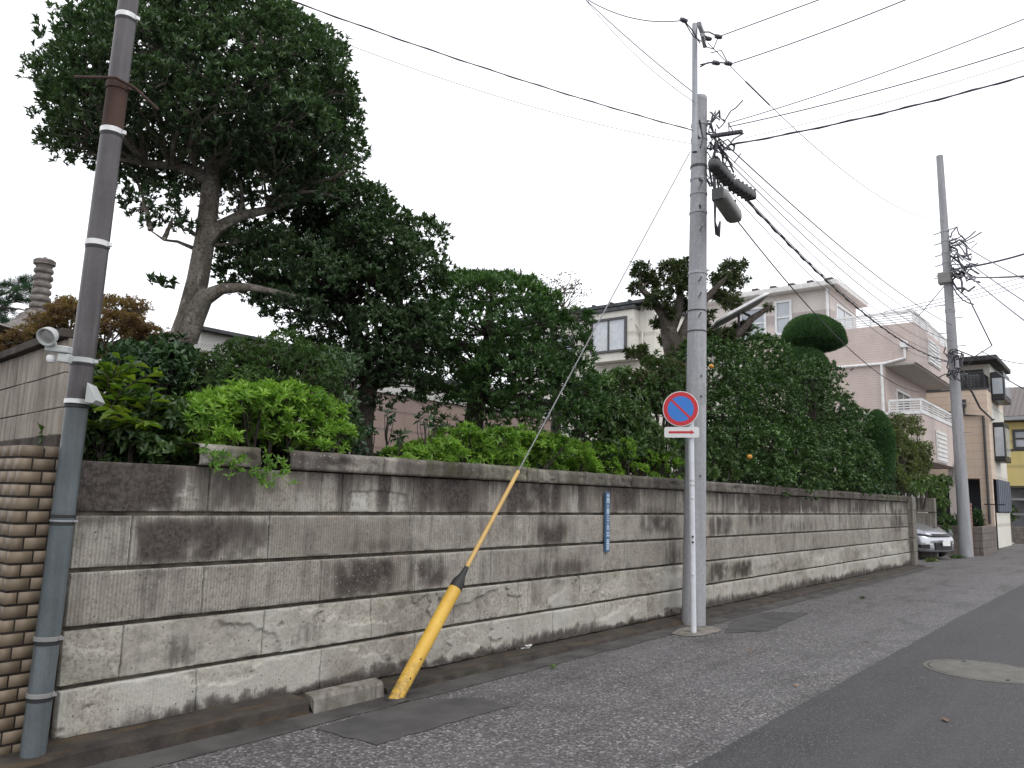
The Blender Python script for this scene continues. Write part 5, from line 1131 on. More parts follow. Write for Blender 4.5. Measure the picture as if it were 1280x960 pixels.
# ---------------------------------------------------------------- shrubs
def shrub(name, label, cat, cl, mat, dens, k, L, wr, th=(20, 75), zlo=-.5, upb=.6, stems=6, group=None, seed=0, jit=.15, tb=0., inner=.25, cull=.65, fold=.22, barkm='bark_dark', zb=1.4, extra=None, droop=.12, sr=.014):
    cl = [tuple(map(float, c)) for c in cl]; a = np.array(cl); cx_, cy_ = a[:, 0].mean(), a[:, 1].mean()
    t = thing(name, label, cat, (cx_, cy_, zb), group); mb = MB(); rr_ = random.Random(seed)
    for i, c in enumerate(cl):
        if sr <= 0: break
        if len(cl) > 30 and rr_.random() > 30/len(cl): continue
        b = (c[0]*.6+cx_*.4*1+rr_.uniform(-.1, .1), max(4.78, c[1]*.7+cy_*.3), zb-.03) if abs(c[0]-cx_) < 1 else (c[0]+rr_.uniform(-.2, .2), max(4.8, c[1]*.5+cy_*.5), zb-.03)
        pts = limb(mb, b, c[:3], sr, sr*.5, .08, 5, seed+i, 5)
        for j in range(4): limb(mb, pts[3], (c[0]+rr_.uniform(-.8, .8)*c[3], c[1]+rr_.uniform(-.8, .8)*c[4], c[2]+rr_.uniform(-.5, .8)*c[5]), sr*.5, sr*.2, .1, 3, i*5+j, 4)
    if sr > 0: mb.build('stems', MATS[barkm], t)
    T_, A_, S_ = tips(cl, dens, zlo, jit, upb, inner, cull); parts = [rosettes(T_, A_, k, L, wr, th, np.clip(S_+tb, 0, 1), fold, droop)]
    if extra: parts += extra
    foliage('foliage', parts, mat, t); return t
def fill(box, n, r, seed, k=.75):
    """random clumps in a picture box (px0,px1,py0,py1,d0,d1)"""
    rr_ = np.random.RandomState(seed); return [pc_(rr_.uniform(box[0], box[1]), rr_.uniform(box[2], box[3]), rr_.uniform(box[4], box[5]), rr_.uniform(*r), k) for _ in range(n)]
def wallpt(px, py, y): return aty(px, py, y)
# bright azaleas on the wall top
cl = []
rt = np.random.RandomState(31)
for px, py, r in ((250, 525, 24), (238, 545, 18), (270, 512, 26), (300, 500, 24), (330, 497, 26), (360, 497, 24), (390, 503, 24), (410, 515, 22), (425, 540, 18), (240, 560, 14), (290, 525, 26), (330, 520, 30), (370, 520, 28), (400, 540, 22), (275, 545, 22), (320, 545, 22), (360, 545, 22), (400, 560, 16), (425, 560, 12), (262, 562, 14)):
    q = wallpt(px, py, 4.72+rt.uniform(-.10, .15)); s_ = (q-CAM).dot(_f)/FPX*r; cl.append((q[0], q[1], q[2], s_, s_, s_*.75))
    if rt.rand() < .6: cl.append((q[0]+rt.uniform(-.05, .05), q[1]+.28, q[2]+.0, s_, s_, s_*.8))
ex = []
for px, py, d_ in ((288, 585, 4.40), (345, 575, 4.42), (330, 600, 4.38), (272, 575, 4.42), (352, 590, 4.39), (262, 570, 4.42), (300, 575, 4.42), (335, 590, 4.4)):
    q = aty(px, py, d_); T2 = np.array([q+rg.randn(3)*[.05, .015, .04] for _ in range(7)]); ex.append(rosettes(T2, rg.randn(7, 3)*.3+[0, -.6, .2], 6, .05, .3, (20, 80), rg.rand(7)*.3+.35))
shrub('azalea_bush', 'bright green azalea bush spilling over the stone wall left of the slanting yellow guard', 'bush', cl, 'leaf_azalea', 620, 8, .055, .3, (20, 75), -.3, 1.0, seed=100, tb=.42, extra=ex, jit=.16)
def wcl(pts, y0, seed, back=.3, k=.7):
    rt = np.random.RandomState(seed); out = []
    for px, py, r in pts:
        q = wallpt(px, py, y0+rt.uniform(-.1, .12)); s_ = (q-CAM).dot(_f)/FPX*r; out.append((q[0], q[1], q[2], s_, s_, s_*k)); out.append((q[0], q[1]+back, q[2]-.02, s_, s_, s_*k))
    return out
cl = wcl([(520, 566, 13), (540, 562, 16), (560, 558, 16), (505, 574, 7), (585, 545, 20), (600, 560, 22), (625, 550, 22), (650, 548, 22), (640, 570, 20), (670, 555, 22), (695, 560, 24), (720, 565, 20), (680, 578, 16), (612, 575, 16), (575, 568, 12), (730, 575, 14), (510, 578, 10), (535, 578, 12), (560, 578, 12), (590, 585, 12), (650, 585, 12), (700, 590, 10), (740, 583, 12)], 4.72, 3)
shrub('azalea_bush', 'bright green azalea bush behind the slanting guy wire on the wall', 'bush', cl, 'leaf_azalea', 560, 8, .055, .3, (20, 75), -.3, 1.0, seed=140, tb=.38, jit=.16)
cl = wcl([(755, 565, 16), (780, 568, 18), (805, 572, 18), (830, 577, 16), (765, 582, 12), (800, 588, 10), (830, 590, 8), (852, 583, 10), (782, 556, 10), (745, 590, 10), (768, 592, 10), (820, 598, 9), (845, 600, 8)], 4.74, 4)
shrub('azalea_bush', 'low bright green azalea bush just left of the no parking sign', 'bush', cl, 'leaf_azalea', 480, 8, .055, .3, (20, 75), -.3, 1.0, seed=170, tb=.42, jit=.16)
# dark shrubs at the left end
cl = fill((95, 225, 510, 590, 4.9, 5.4), 30, (20, 32), 51)+[(float(a), 5.5, 1.6, .3, .3, .3) for a in np.arange(2.5, 4.2, .28)]+fill((85, 130, 470, 580, 4.9, 5.3), 8, (20, 28), 52)
shrub('broadleaf_shrub', 'dark leafy shrub at the left end of the wall beside the steel pole', 'shrub', cl, 'leaf_shrub', 320, 7, .06, .5, (25, 85), -.6, .4, seed=200)
cl = fill((150, 225, 440, 520, 5.6, 6.2), 14, (22, 34), 53)
shrub('dark_shrub', 'dark drooping shrub at the foot of the pale leaning trunk', 'shrub', cl, 'leaf_deep', 250, 7, .07, .42, (25, 90), -.6, .2, seed=220, tb=.2)
# large pinnate leaves, yellow-green
t = thing('sumac_plant', 'yellow green plant with large leaflets beside the steel pole', 'plant', tuple(atz(140, 640, 1.4)[:2])+(1.4,))
parts = []; mb = MB(); rr_ = random.Random(77)
for i in range(15):
    a = Vector(atd(rr_.uniform(110, 165), rr_.uniform(500, 560), 4.9)); b = Vector(atd(rr_.choice((118, 130, 150, 165, 178, 190)), rr_.uniform(448, 530), 4.75+rr_.uniform(-.15, .25)))
    pts = limb(mb, a, b, .006, .003, .2, 8, i, 4)
    for j in range(2, 9):
        for s_ in (-1, 1):
            dr = (pts[j]-pts[j-1]).normalized(); sd2 = dr.cross(Vector((0, 0, 1))).normalized()*s_; 
            parts.append((pts[j], sd2+dr*.5+Vector((0, 0, rr_.uniform(-.3, .15))), rr_.uniform(.3, .9)))
B_ = np.array([p_[0] for p_ in parts]); D_ = np.array([p_[1] for p_ in parts]); U_ = np.tile([0, 0, 1.], (len(B_), 1))+rg.randn(len(B_), 3)*.25
mb.build('stems', MATS['bark_dark'], t); foliage('foliage', [leaf_arrays(B_, D_, U_, rg.uniform(.09, .14, len(B_)), .36, np.array([p_[2] for p_ in parts]))], 'leaf_big', t)
# mixed shrub behind the first azalea
cl = fill((235, 400, 440, 500, 5.8, 6.5), 24, (20, 34), 55)+fill((280, 370, 425, 450, 6., 6.5), 8, (18, 26), 56)
shrub('nandina_shrub', 'feathery green shrub with reddish tinges behind the azalea on the left', 'shrub', cl, 'leaf_mixed', 420, 8, .048, .3, (30, 90), -.6, .1, seed=240, tb=.25, jit=.3)
cl = fill((400, 440, 450, 570, 6.3, 6.9), 18, (18, 28), 57)+fill((390, 440, 540, 585, 6.0, 6.5), 8, (14, 20), 58)
shrub('grey_green_shrub', 'drooping grey green shrub between the left azalea and the dark evergreen', 'shrub', cl, 'leaf_evergreen', 320, 7, .055, .42, (30, 90), -.6, .0, seed=260, tb=.15, jit=.25)
cl = [pc_(*a) for a in ((440, 545, 6.6, 16), (465, 540, 6.6, 14), (485, 520, 6.8, 12), (530, 525, 6.8, 9), (548, 530, 6.8, 9), (455, 560, 6.3, 12), (500, 545, 6.6, 9))]
shrub('sapling', 'thin dark sapling in front of the low brown walled building', 'shrub', cl, 'leaf_deep', 60, 5, .07, .42, (30, 90), -.8, .3, seed=280, tb=.1, jit=.4, cull=0)
cl = [(float(a), 5.35+.25*math.sin(a*9), 1.55, .24, .24, .2) for a in np.arange(3.9, 6.6, .16)]
shrub('dark_shrub', 'low dark undergrowth behind the coping between the two bright azaleas', 'shrub', cl, 'leaf_deep', 240, 7, .06, .4, seed=290, tb=-.1)
# mid shrubs between rounded tree and pole
cl = fill((720, 850, 498, 565, 8.6, 9.6), 30, (18, 27), 60)+[(float(a), 5.75, 1.62, .33, .33, .3) for a in np.arange(5.8, 9.4, .3)]+fill((705, 850, 478, 500, 9., 10.), 16, (12, 19), 61)+fill((740, 800, 466, 478, 9.3, 10), 6, (9, 12), 64)
shrub('hedge_shrub', 'mid green leafy shrub mass between the rounded tree and the concrete pole', 'shrub', cl, 'leaf_shrub', 200, 8, .07, .38, (25, 85), -.5, .5, seed=300, tb=.12)
cl = fill((760, 850, 455, 520, 9.9, 10.6), 16, (14, 24), 62)
shrub('reddish_shrub', 'brownish green shrub around the foot of the gnarled tree', 'shrub', cl, 'leaf_mixed', 180, 7, .07, .38, (25, 85), -.5, .5, seed=330, tb=.0)
# large camellia hedge right of the pole
cl = []; rt = np.random.RandomState(70)
def toppx(px): return np.interp(px, [865, 885, 905, 930, 960, 1000, 1030, 1050, 1065, 1080, 1090], [430, 400, 405, 411, 423, 438, 456, 478, 505, 540, 600])
def botpx(px): return np.interp(px, [865, 900, 950, 1000, 1060, 1090], [600, 602, 604, 612, 612, 618])
for i in range(150):
    px = rt.uniform(868, 1084); t_, b_ = toppx(px), botpx(px); u = rt.rand(); X_ = aty(px, 500, 4.9+.25*rt.rand()+.9*max(0, .35-abs(0)) if False else 5.0)[0]
    yy = 5.05+.75*(1-u)**1.5*0+rt.uniform(0, .15)+ (1.1*max(0, .5-u)**1.2); d_ = (np.array([X_, yy, 2])-CAM).dot(_f); rp = .33*FPX/d_
    py = t_+rp*.9+u*(b_-t_-rp*1.3); q = atd(px, py, d_+(.0)); cl.append((q[0], max(q[1], 4.95)-.12*rt.rand(), q[2], rt.uniform(.32, .5), rt.uniform(.32, .45), rt.uniform(.26, .36)))
for i in range(80):
    px = rt.uniform(872, 1078); t_ = toppx(px)+14; b_ = botpx(px); u = rt.rand(); yy = 5.95; X_ = aty(px, 500, yy)[0]; d_ = (np.array([X_, yy, 2])-CAM).dot(_f); q = atd(px, t_+.3*FPX/d_+u*(b_-t_), d_); cl.append((q[0], q[1], q[2], .42, .3, .36))
for i in range(46):
    X_ = 9.4+i*.21; cl.append((X_, 5.0+rt.uniform(0, .25), 1.72+rt.uniform(0, .2), .32, .3, .26))
for i in range(40):
    X_ = rt.uniform(12.2, 18.2); cl.append((X_, rt.uniform(4.5, 4.75), rt.uniform(1.75, 2.5)+.0, .36, .3, .3))
for px, py in ((975, 606), (1000, 612), (1020, 610), (985, 596), (1010, 600), (1035, 606), (960, 596)): q = aty(px, py, 4.5); cl.append((q[0], q[1], q[2], .32, .2, .2))
shrub('camellia_hedge', 'huge glossy dark green camellia hedge bulging over the wall right of the pole', 'hedge', cl, 'leaf_camellia', 130, 7, .072, .42, (15, 72), -.3, 1.0, seed=400, tb=.16, jit=.22, inner=.35, cull=.7, sr=.03)
cl = [pc_(px, py, 10.2, r, .8) for px, py, r in ((888, 560, 20), (905, 575, 18), (925, 562, 16), (900, 545, 14), (885, 590, 14), (915, 592, 12), (935, 555, 10), (940, 580, 10))]
shrub('citrus_bush', 'lighter green bush with drooping sprays beside the pole above the wall', 'bush', cl, 'leaf_shrub', 240, 7, .075, .32, (30, 90), -.7, .0, seed=440, tb=.35, jit=.3)
for px, py, d_, lab in ((937, 571, 9.95, 'orange fruit hanging in the lighter bush just above the wall'), (889, 458, 10.3, 'dull orange fruit half hidden high in the hedge beside the concrete pole')):
    fr = MB().lathe(atd(px, py, d_), [(.004, -.032), (.02, -.027), (.033, -.01), (.034, .006), (.024, .024), (.008, .03)], 14); o = fr.build('fruit', MATS.get('orange_fruit') or plain('orange_fruit', (.55, .25, .03), .5), smooth=True); tag(o, lab, 'fruit')
# clipped mushroom topiary: needles over a solid clipped body
def clipped(px, py, d, rx, rz, flat=.35, seed=0, n=26000, bl=.10):
    c = np.array(atd(px, py, d)); RR = rx*d/FPX; ZZ = rz*d/FPX; rr_ = np.random.RandomState(seed)
    dd = nrm(rr_.randn(n, 3)); z = dd[:, 2]; rad = RR*(1+.03*np.sin(dd[:, 0]*4+1)+.03*np.sin(dd[:, 1]*5)+.05*(vn2(dd[:, 0]*5, dd[:, 2]*5+dd[:, 1]*4, seed)-.5)+.04*(rr_.rand(n) > .97)); zz = np.where(z > 0, z*ZZ, z*ZZ*flat)
    hr = np.where(z > 0, np.sqrt(1-z*z), np.sqrt(1-z*z)**.7); xy = dd[:, :2]/np.maximum(np.linalg.norm(dd[:, :2], axis=1, keepdims=True), 1e-6)*hr[:, None]
    P_ = np.stack([c[0]+xy[:, 0]*rad, c[1]+xy[:, 1]*rad, c[2]+zz], 1); a = dd+rr_.randn(n, 3)*.35; a[:, 2] += .2
    t_ = np.clip(.45+.3*(vn2(P_[:, 0]*4, P_[:, 2]*4+P_[:, 1]*3, seed)-.5)+rr_.randn(n)*.13, 0, 1)
    blades = leaf_arrays(P_-nrm(a)*bl*.6, a, rr_.randn(n, 3), rr_.uniform(.6, 1.2, n)*bl, .16, t_, .1, 0)
    # inner body
    U, Vn = 28, 16; vs = []
    for i in range(Vn+1):
        z_ = math.cos(math.pi*i/Vn); h_ = math.sin(math.pi*i/Vn)**(1 if z_ > 0 else .7); zq = z_*ZZ*(1 if z_ > 0 else flat)
        for k in range(U): a_ = 6.28318*k/U; vs.append((c[0]+h_*RR*.93*math.cos(a_), c[1]+h_*RR*.93*math.sin(a_), c[2]+zq*.93))
    f = []
    for i in range(Vn):
        for k in range(U): q = i*U+k; q2 = i*U+(k+1) % U; f += [(q, q+U, q2+U), (q, q2+U, q2)]
    return [blades, (np.array(vs), np.array(f), np.full(len(vs), .1))]
dm = 17.0; q = atd(1015, 470, dm); tm = thing('topiary_tree', 'clipped topiary tree with smooth mushroom shaped cap above the hedge', 'tree', (q[0], q[1], 1.42))
mb = MB(); mb.tube([(q[0], q[1], 1.35), atd(1020, 480, dm), atd(1022, 440, dm), atd(1016, 415, dm)], [.12, .1, .08, .06], 10, True, 0, .08, 2); mb.build('trunk', MATS['bark_dark'], tm)
foliage('crown', clipped(1015, 427, dm, 37, 33, .35, 1, 42000), 'leaf_clipped', tm); foliage('lower_cushion', clipped(1002, 462, dm-.2, 30, 30, .8, 2, 26000), 'leaf_clipped', tm)
dc = 18.2; q = atd(1103, 590, dc); tm = thing('clipped_shrub', 'smooth clipped egg shaped shrub at the far end of the hedge', 'shrub', (q[0], q[1], 1.42))
MB().tube([(q[0], q[1], 1.35), atd(1101, 560, dc)], [.06, .05], 8).build('trunk', MATS['bark_dark'], tm); foliage('crown', clipped(1098, 556, dc, 17, 43, 1., 3, 26000), 'leaf_clipped', tm)
cl = [(18.8+.22*i, 4.9+.1*(i % 2), 1.72+.3*j, .38, .28, .3) for i in range(10) for j in range(4)]
shrub('dark_shrub', 'dark small leaved shrub below the clipped egg shaped one near the wall end', 'shrub', cl, 'leaf_deep', 170, 7, .08, .42, seed=460, tb=.3)
cl = fill((1112, 1148, 522, 600, 18.8, 19.8), 46, (8, 13), 81)+fill((1128, 1160, 555, 610, 19.5, 20.5), 20, (8, 12), 86)+[pc_(1150, 560, 19.3, 8), pc_(1158, 575, 19.3, 8), pc_(1150, 585, 19.2, 8)]+fill((1110, 1150, 585, 612, 19, 19.8), 10, (8, 11), 83)
shrub('wild_shrub', 'pale yellowish twiggy shrub above the far end of the wall', 'shrub', cl, 'leaf_wild', 120, 6, .075, .35, (20, 90), -.7, .4, seed=480, jit=.35, cull=0, sr=.02)
cl = fill((1128, 1180, 598, 618, 20.4, 22.2), 20, (8, 13), 84)+fill((1168, 1182, 612, 640, 22.5, 23.2), 9, (7, 11), 85)+[pc_(1181, 648, 23.2, 7), pc_(1183, 660, 23.4, 6)]
shrub('ivy_mass', 'ivy and creepers hanging over the wall end above the silver car', 'ivy', cl, 'leaf_shrub', 110, 7, .085, .55, (30, 95), -.8, .0, seed=500, tb=.35, jit=.3, sr=0)

# brown maple and pine at the left
dmp = 9.2; q = atd(150, 470, dmp); t = thing('maple_tree', 'brownish orange leaved Japanese maple behind the tall steel pole', 'tree', (q[0], q[1], 1.42))
cl = []; rt = np.random.RandomState(90)
def mt(px): return np.interp(px, [0, 40, 70, 95, 130, 160, 190, 212], [414, 390, 364, 368, 362, 366, 384, 414])
for i in range(150):
    px = rt.uniform(-10, 212); t0_ = mt(px); py = t0_+8+rt.rand()**1.3*(62 if px < 100 else 75); cl.append(pc_(px, py, dmp+rt.uniform(-.6, .8), rt.uniform(13, 20), .45))
mb = MB(); tk = [Vector((q[0], q[1], 1.35)), Vector(atd(155, 500, dmp)), Vector(atd(160, 460, dmp)), Vector(atd(130, 435, dmp)), Vector(atd(80, 425, dmp)), Vector(atd(40, 425, dmp))]
mb.tube(tk, [.1, .09, .07, .05, .03, .02], 8); tk2 = [Vector(atd(160, 460, dmp)), Vector(atd(175, 430, dmp)), Vector(atd(185, 410, dmp))]; mb.tube(tk2, [.06, .04, .02], 8)
branches(mb, [tuple(a) for a in tk[2:]+tk2], cl, .016, .005, 91, .9, 5); mb.build('trunk', MATS['bark_dark'], t)
T_, A_, S_ = tips(cl, 170, -.6, .5, .3, .4, 0); foliage('crown', [rosettes(T_, A_, 7, .05, .3, (40, 100), np.clip(S_*1.3-.1+.35*(vn2(T_[:, 0]*1.5, T_[:, 2]*2, 4)-.5), 0, 1))], 'leaf_maple', t)
dp_ = 14.; q = atd(5, 420, dp_); t = thing('pine_tree', 'dark green pine with tufted needles at the left edge beside the stone finial', 'tree', (q[0], q[1], 0))
cl = [pc_(px, py, dp_+rg.uniform(-.4, .4), r, .45) for px, py, r in ((12, 360, 12), (25, 356, 14), (35, 352, 10), (8, 370, 12), (30, 366, 13), (20, 376, 10), (34, 378, 11), (2, 380, 10), (5, 392, 14), (-10, 400, 20), (10, 405, 10), (-20, 380, 20), (40, 362, 8), (0, 415, 14), (-20, 360, 16))]
mb = MB(); tk = [Vector((q[0]-.6, q[1], 0)), Vector(atd(-35, 440, dp_)), Vector(atd(-25, 400, dp_)), Vector(atd(-20, 370, dp_))]; mb.tube(tk, [.16, .13, .1, .06], 8)
for a, b in (((-22, 385), (35, 388)), ((-22, 380), (30, 378)), ((-15, 375), (20, 362))): limb(mb, atd(*a, dp_), atd(*b, dp_), .035, .012, .06, 6, 5, 6)
branches(mb, [tuple(a) for a in tk[1:]]+[tuple(atd(10, 388, dp_)), tuple(atd(10, 376, dp_))], cl, .014, .006, 95, 1, 5); mb.build('trunk', MATS['bark_dark'], t)
T_, A_, S_ = tips(cl, 150, -.2, .2, .9, .3, 0); foliage('crown', [rosettes(T_, A_, 20, .13, .04, (10, 75), S_+.1, 0, 0)], 'leaf_pine', t)

# ---------------------------------------------------------------- tilted panel of unknown use above the hedge
dd = 12.3; e1, e2, e3, e4 = [Vector(atd(*a, dd)) for a in ((891, 403), (957, 367), (941, 385), (900, 391))]
sdh = thing('tilted_panel', 'tilted pale grey panel with white rim poking out of the hedge right of the pole', 'panel', (float(e1.x), float(e1.y)+.3, 1.4))
cen = (e1+e2)/2+Vector((0, 0, -.06)); ax1 = (e2-e1)/2; dv = Vector(_f); sidev = Vector(_u2)
ax2 = (Vector(_f)*.34-Vector(_u2)*.062); ndir = ax1.cross(ax2).normalized(); ndir = ndir if ndir.z > 0 else -ndir
def oval(mb, off, s, n=36, ex=.45):
    out = []
    for k in range(n): a = 6.28318*k/n; c_, s_ = math.cos(a), math.sin(a); out.append(cen+ax1*s*math.copysign(abs(c_)**ex, c_)+ax2*s*math.copysign(abs(s_)**ex, s_)+ndir*off)
    return out
def shell(rows, name, mat):
    mb = MB(); vs = sum(rows, []); n = 36; m = len(rows)
    mb.add(vs, [(i*n+k, i*n+(k+1) % n, (i+1)*n+(k+1) % n, (i+1)*n+k) for i in range(m-1) for k in range(n)]+[tuple(range(n-1, -1, -1)), tuple((m-1)*n+k for k in range(n))]); return mb.build(name, MATS[mat], sdh, smooth=True)
shell([oval(None, 0, .97), oval(None, -.004, 1.0), oval(None, .022, 1.0), oval(None, .035, .95)], 'shell', 'white_paint')
shell([oval(None, -.03, .84), oval(None, -.018, .94), oval(None, -.002, .95)], 'underside', 'box_grey')
MB().tube([(cen.x, cen.y+.1, 1.38), cen+ndir*.01+Vector((0, 0, -.03))], .022, 10).build('post', MATS['frame_dark'], sdh)

# ---------------------------------------------------------------- silver car nosing out of the driveway
plain('car_silver', (.52, .53, .56), .25, .75, var=.03); plain('car_black', (.012, .012, .014), .35); plain('headlamp', (.33, .35, .38), .12, .4); plain('tyre', (.018, .018, .018), .85); plain('chrome', (.6, .6, .62), .2, .9)
hd = R(248); hv = Vector((math.cos(hd), math.sin(hd), 0)); lv_ = Vector((-hv.y, hv.x, 0))     # nose direction and the car's left
nose = Vector(atd(1181, 680, 21.6)); nose.z = 0.03
car = thing('silver_car', 'silver hatchback nosing out of the driveway beyond the end of the stone wall', 'car', nose-hv*1.9)
def cp(s, l, z): return nose-hv*s+lv_*l+Vector((0, 0, z))
ST_ = [(0, .52, .26, .46, .52), (.04, .66, .20, .60, .50), (.14, .76, .17, .69, .48), (.35, .82, .17, .80, .46), (.6, .845, .17, .90, .45), (.95, .85, .19, .99, .44), (1.25, .85, .19, 1.03, .44), (3.3, .85, .2, 1.0, .5), (3.75, .8, .25, .95, .5), (3.88, .7, .35, .85, .5)]
rows = []; NP = 22
for s, hw_, zb_, zt_, zm in ST_:
    row = []
    prof = [(.0, zb_), (.6, zb_), (.9, zb_+.02), (.98, zb_+.1), (1., zb_+.22), (1., zb_+(zt_-zb_)*.62), (.965, zb_+(zt_-zb_)*.84), (.88, zb_+(zt_-zb_)*.945), (.7, zt_-.012), (.4, zt_+.008), (.0, zt_+.015)]
    arc = .16 if s < .5 else 0
    full = [(x*hw_, z) for x, z in prof]+[(-x*hw_, z) for x, z in prof[-2:0:-1]]
    for x, z in full: row.append(cp(s+(arc*(abs(x)/.85)**2.4 if s < .5 else 0), x, z))
    rows.append(row)
n = len(rows[0]); mb = MB().add(sum(rows, []), [(i*n+k, i*n+(k+1) % n, (i+1)*n+(k+1) % n, (i+1)*n+k) for i in range(len(rows)-1) for k in range(n)]+[tuple(range(n-1, -1, -1)), tuple((len(rows)-1)*n+k for k in range(n))])
body = mb.build('body', MATS['car_silver'], car, smooth=True); ss = body.modifiers.new('s', 'SUBSURF'); ss.levels = ss.render_levels = 1
body.modifiers.move(1, 0)
# cabin
cab = []
for s, hw_, zt_ in ((1.15, .74, .98), (1.9, .62, 1.46), (2.6, .6, 1.5), (3.3, .6, 1.44), (3.75, .7, 1.0)): cab.append([cp(s, hw_+.08, .96), cp(s, hw_*.95, zt_-.04), cp(s, hw_*.8, zt_), cp(s, -hw_*.8, zt_), cp(s, -hw_*.95, zt_-.04), cp(s, -hw_-.08, .96)])
MB().add(sum(cab, []), [(i*6+k, i*6+(k+1) % 6, (i+1)*6+(k+1) % 6, (i+1)*6+k) for i in range(4) for k in range(6)]+[tuple(range(5, -1, -1)), tuple(24+k for k in range(6))]).build('cabin', MATS['dark_glass'], car)
MB().add([cp(s, l, z) for s, l, z in ((1.85, .55, 1.475), (1.85, -.55, 1.475), (3.35, -.52, 1.47), (3.35, .52, 1.47), (1.9, .4, 1.5), (1.9, -.4, 1.5), (3.2, -.4, 1.5), (3.2, .4, 1.5))], [(0, 1, 2, 3), (7, 6, 5, 4), (0, 4, 5, 1), (1, 5, 6, 2), (2, 6, 7, 3), (3, 7, 4, 0)]).build('roof', MATS['car_silver'], car, bevel=.03)
def sband(l0, l1, z0, z1, name, mat, off=.012, n=8, par=None, zs=0, inset=.0):
    """curved strip wrapped round the nose"""
    vs = []
    def sn(l, z):   # distance back of the nose surface at this width and height
        t = min(1, abs(l)/.86); s = .015+.30*t**2.6+.33*max(0, (z-.52))**1.0*.9+.0*max(0, .3-z); return s
    for i in range(n+1):
        l = l0+(l1-l0)*i/n; k = i/n
        for z in (z0[0]+(z0[1]-z0[0])*k, z1[0]+(z1[1]-z1[0])*k): vs.append(cp(sn(l, z)-off, l, z))
    m = len(vs); vs += [v_-hv*.08 for v_ in vs]
    f = [(2*i, 2*i+2, 2*i+3, 2*i+1) for i in range(n)]+[(m+2*i+1, m+2*i+3, m+2*i+2, m+2*i) for i in range(n)]+[(2*i+1, 2*i+3, m+2*i+3, m+2*i+1) for i in range(n)]+[(2*i+2, 2*i, m+2*i, m+2*i+2) for i in range(n)]+[(0, 1, m+1, m), (m-1, m-2, 2*m-2, 2*m-1)]
    return MB().add(vs, f).build(name, MATS[mat], par or car)
sband(-.45, .45, (.615, .615), (.68, .68), 'upper_grille', 'car_black', .03)
for s_ in (-1, 1):
    h_ = sband(s_*.46, s_*.8, (.63, .69), (.70, .80), 'headlight', 'headlamp', .045); sband(s_*.5, s_*.62, (.655, .665), (.70, .72), 'reflector', 'chrome', .05, 3, h_)
    sband(s_*.55, s_*.76, (.28, .30), (.40, .38), 'fog_lamp_recess', 'car_black', .03, 4)
sband(-.38, .38, (.25, .25), (.44, .44), 'lower_grille', 'car_black', .03)
MB().add([cp(s, l, z) for s in (-.06, -.035) for l, z in ((-.165, .36), (.165, .36), (.165, .52), (-.165, .52))], [(0, 1, 2, 3), (7, 6, 5, 4), (0, 4, 5, 1), (1, 5, 6, 2), (2, 6, 7, 3), (3, 7, 4, 0)]).build('number_plate', MATS['white_paint'], car)
for s in (.75, 3.15):
    for l in (-.80, .80):
        wc = cp(s, l, .29); wo_ = MB().lathe(wc-lv_*.1*(1 if l > 0 else -1), [(.29, 0), (.305, .02), (.305, .17), (.29, .19), (.2, .195)], 26, 0, lv_*(1 if l > 0 else -1)).build('wheel', MATS['tyre'], car, smooth=True)
        MB().lathe(wc+lv_*.085*(1 if l > 0 else -1), [(.19, 0), (.19, .012), (.16, .01), (.05, .018), (.02, .02)], 20, 0, lv_*(1 if l > 0 else -1)).build('rim', MATS['chrome'], wo_)

# ---------------------------------------------------------------- things beyond the driveway
q0 = atd(1143, 622, 24.3)
dw = thing('driveway_wall', 'low stone wall with horizontal joints behind the silver car', 'wall', (25.2, 5, 0))
mb = MB()
for k_ in range(4): mb.box(25.0, 4.62, .03+k_*.42, 25.25, 9, .43+k_*.42)
mb.build('stone_blocks', MATS['old_stone'], dw, bevel=.012)
xx = 28.3; L1 = atx(1186, 668, xx); L2 = atx(1228, 665, xx); weathered('low_block', (.13, .11, .10), (.24, .21, .19), 5, .9, .5, True, dirt=(.07, .06, .055))
lw = thing('planter_wall', 'low grey block wall holding bushes behind the far pole', 'wall', (xx, L2[1], 0)); mb = MB()
for k_ in range(4): mb.box(xx, L2[1], k_*.22, xx+.3, L1[1]+1.2, k_*.22+.212); mb.box(xx+.302, L2[1]+.004, k_*.22, xx+3.0, L2[1]+.2, k_*.22+.212)
mb.build('block_courses', MATS['low_block'], lw, bevel=.01)
MB().box(xx+.31, L2[1]+.21, 0, xx+3, L1[1]+1.2, .8).build('planter_soil', MATS['soil'], lw)
cl = [pc_(px, py, 26., r, .9) for px, py, r in ((1188, 660, 8), (1196, 656, 9), (1184, 652, 8), (1220, 655, 8), (1226, 650, 9), (1218, 645, 7), (1230, 658, 6), (1192, 668, 6))]
shrub('spiky_bush', 'dark strap leaved bushes in the planter behind the far pole', 'bush', cl, 'leaf_deep', 45, 12, .22, .12, (10, 80), -.4, .8, seed=600, tb=.35, zb=.7, jit=.3, cull=0)
plain('brick_orange', (.30, .15, .11), .8)
bp = MB(); q = atx(1213, 634, xx-.02)
for k_ in range(14): bp.box(xx-.1+(k_ % 2)*.02, q[1]-.02, .0+k_*.115, xx+.1, q[1]+.11, .1+k_*.115)
tag(bp.build('brick_post', MATS['brick_orange'], bevel=.006), 'narrow orange brick post against the far utility pole', 'post')
x2_ = 41.0; a = atx(1228, 657, x2_); zt4 = a[2]; weathered('far_block', (.17, .145, .125), (.27, .24, .21), 5, .9, .3, True, dirt=(.1, .08, .07))
fw = thing('low_block_wall', 'low brown grey block wall across the end of the street', 'wall', (x2_, 3, 0)); mb = MB()
for k_ in range(4): mb.box(x2_, -6, k_*zt4/4+.004, x2_+.25, a[1]+.1, (k_+1)*zt4/4-.008)
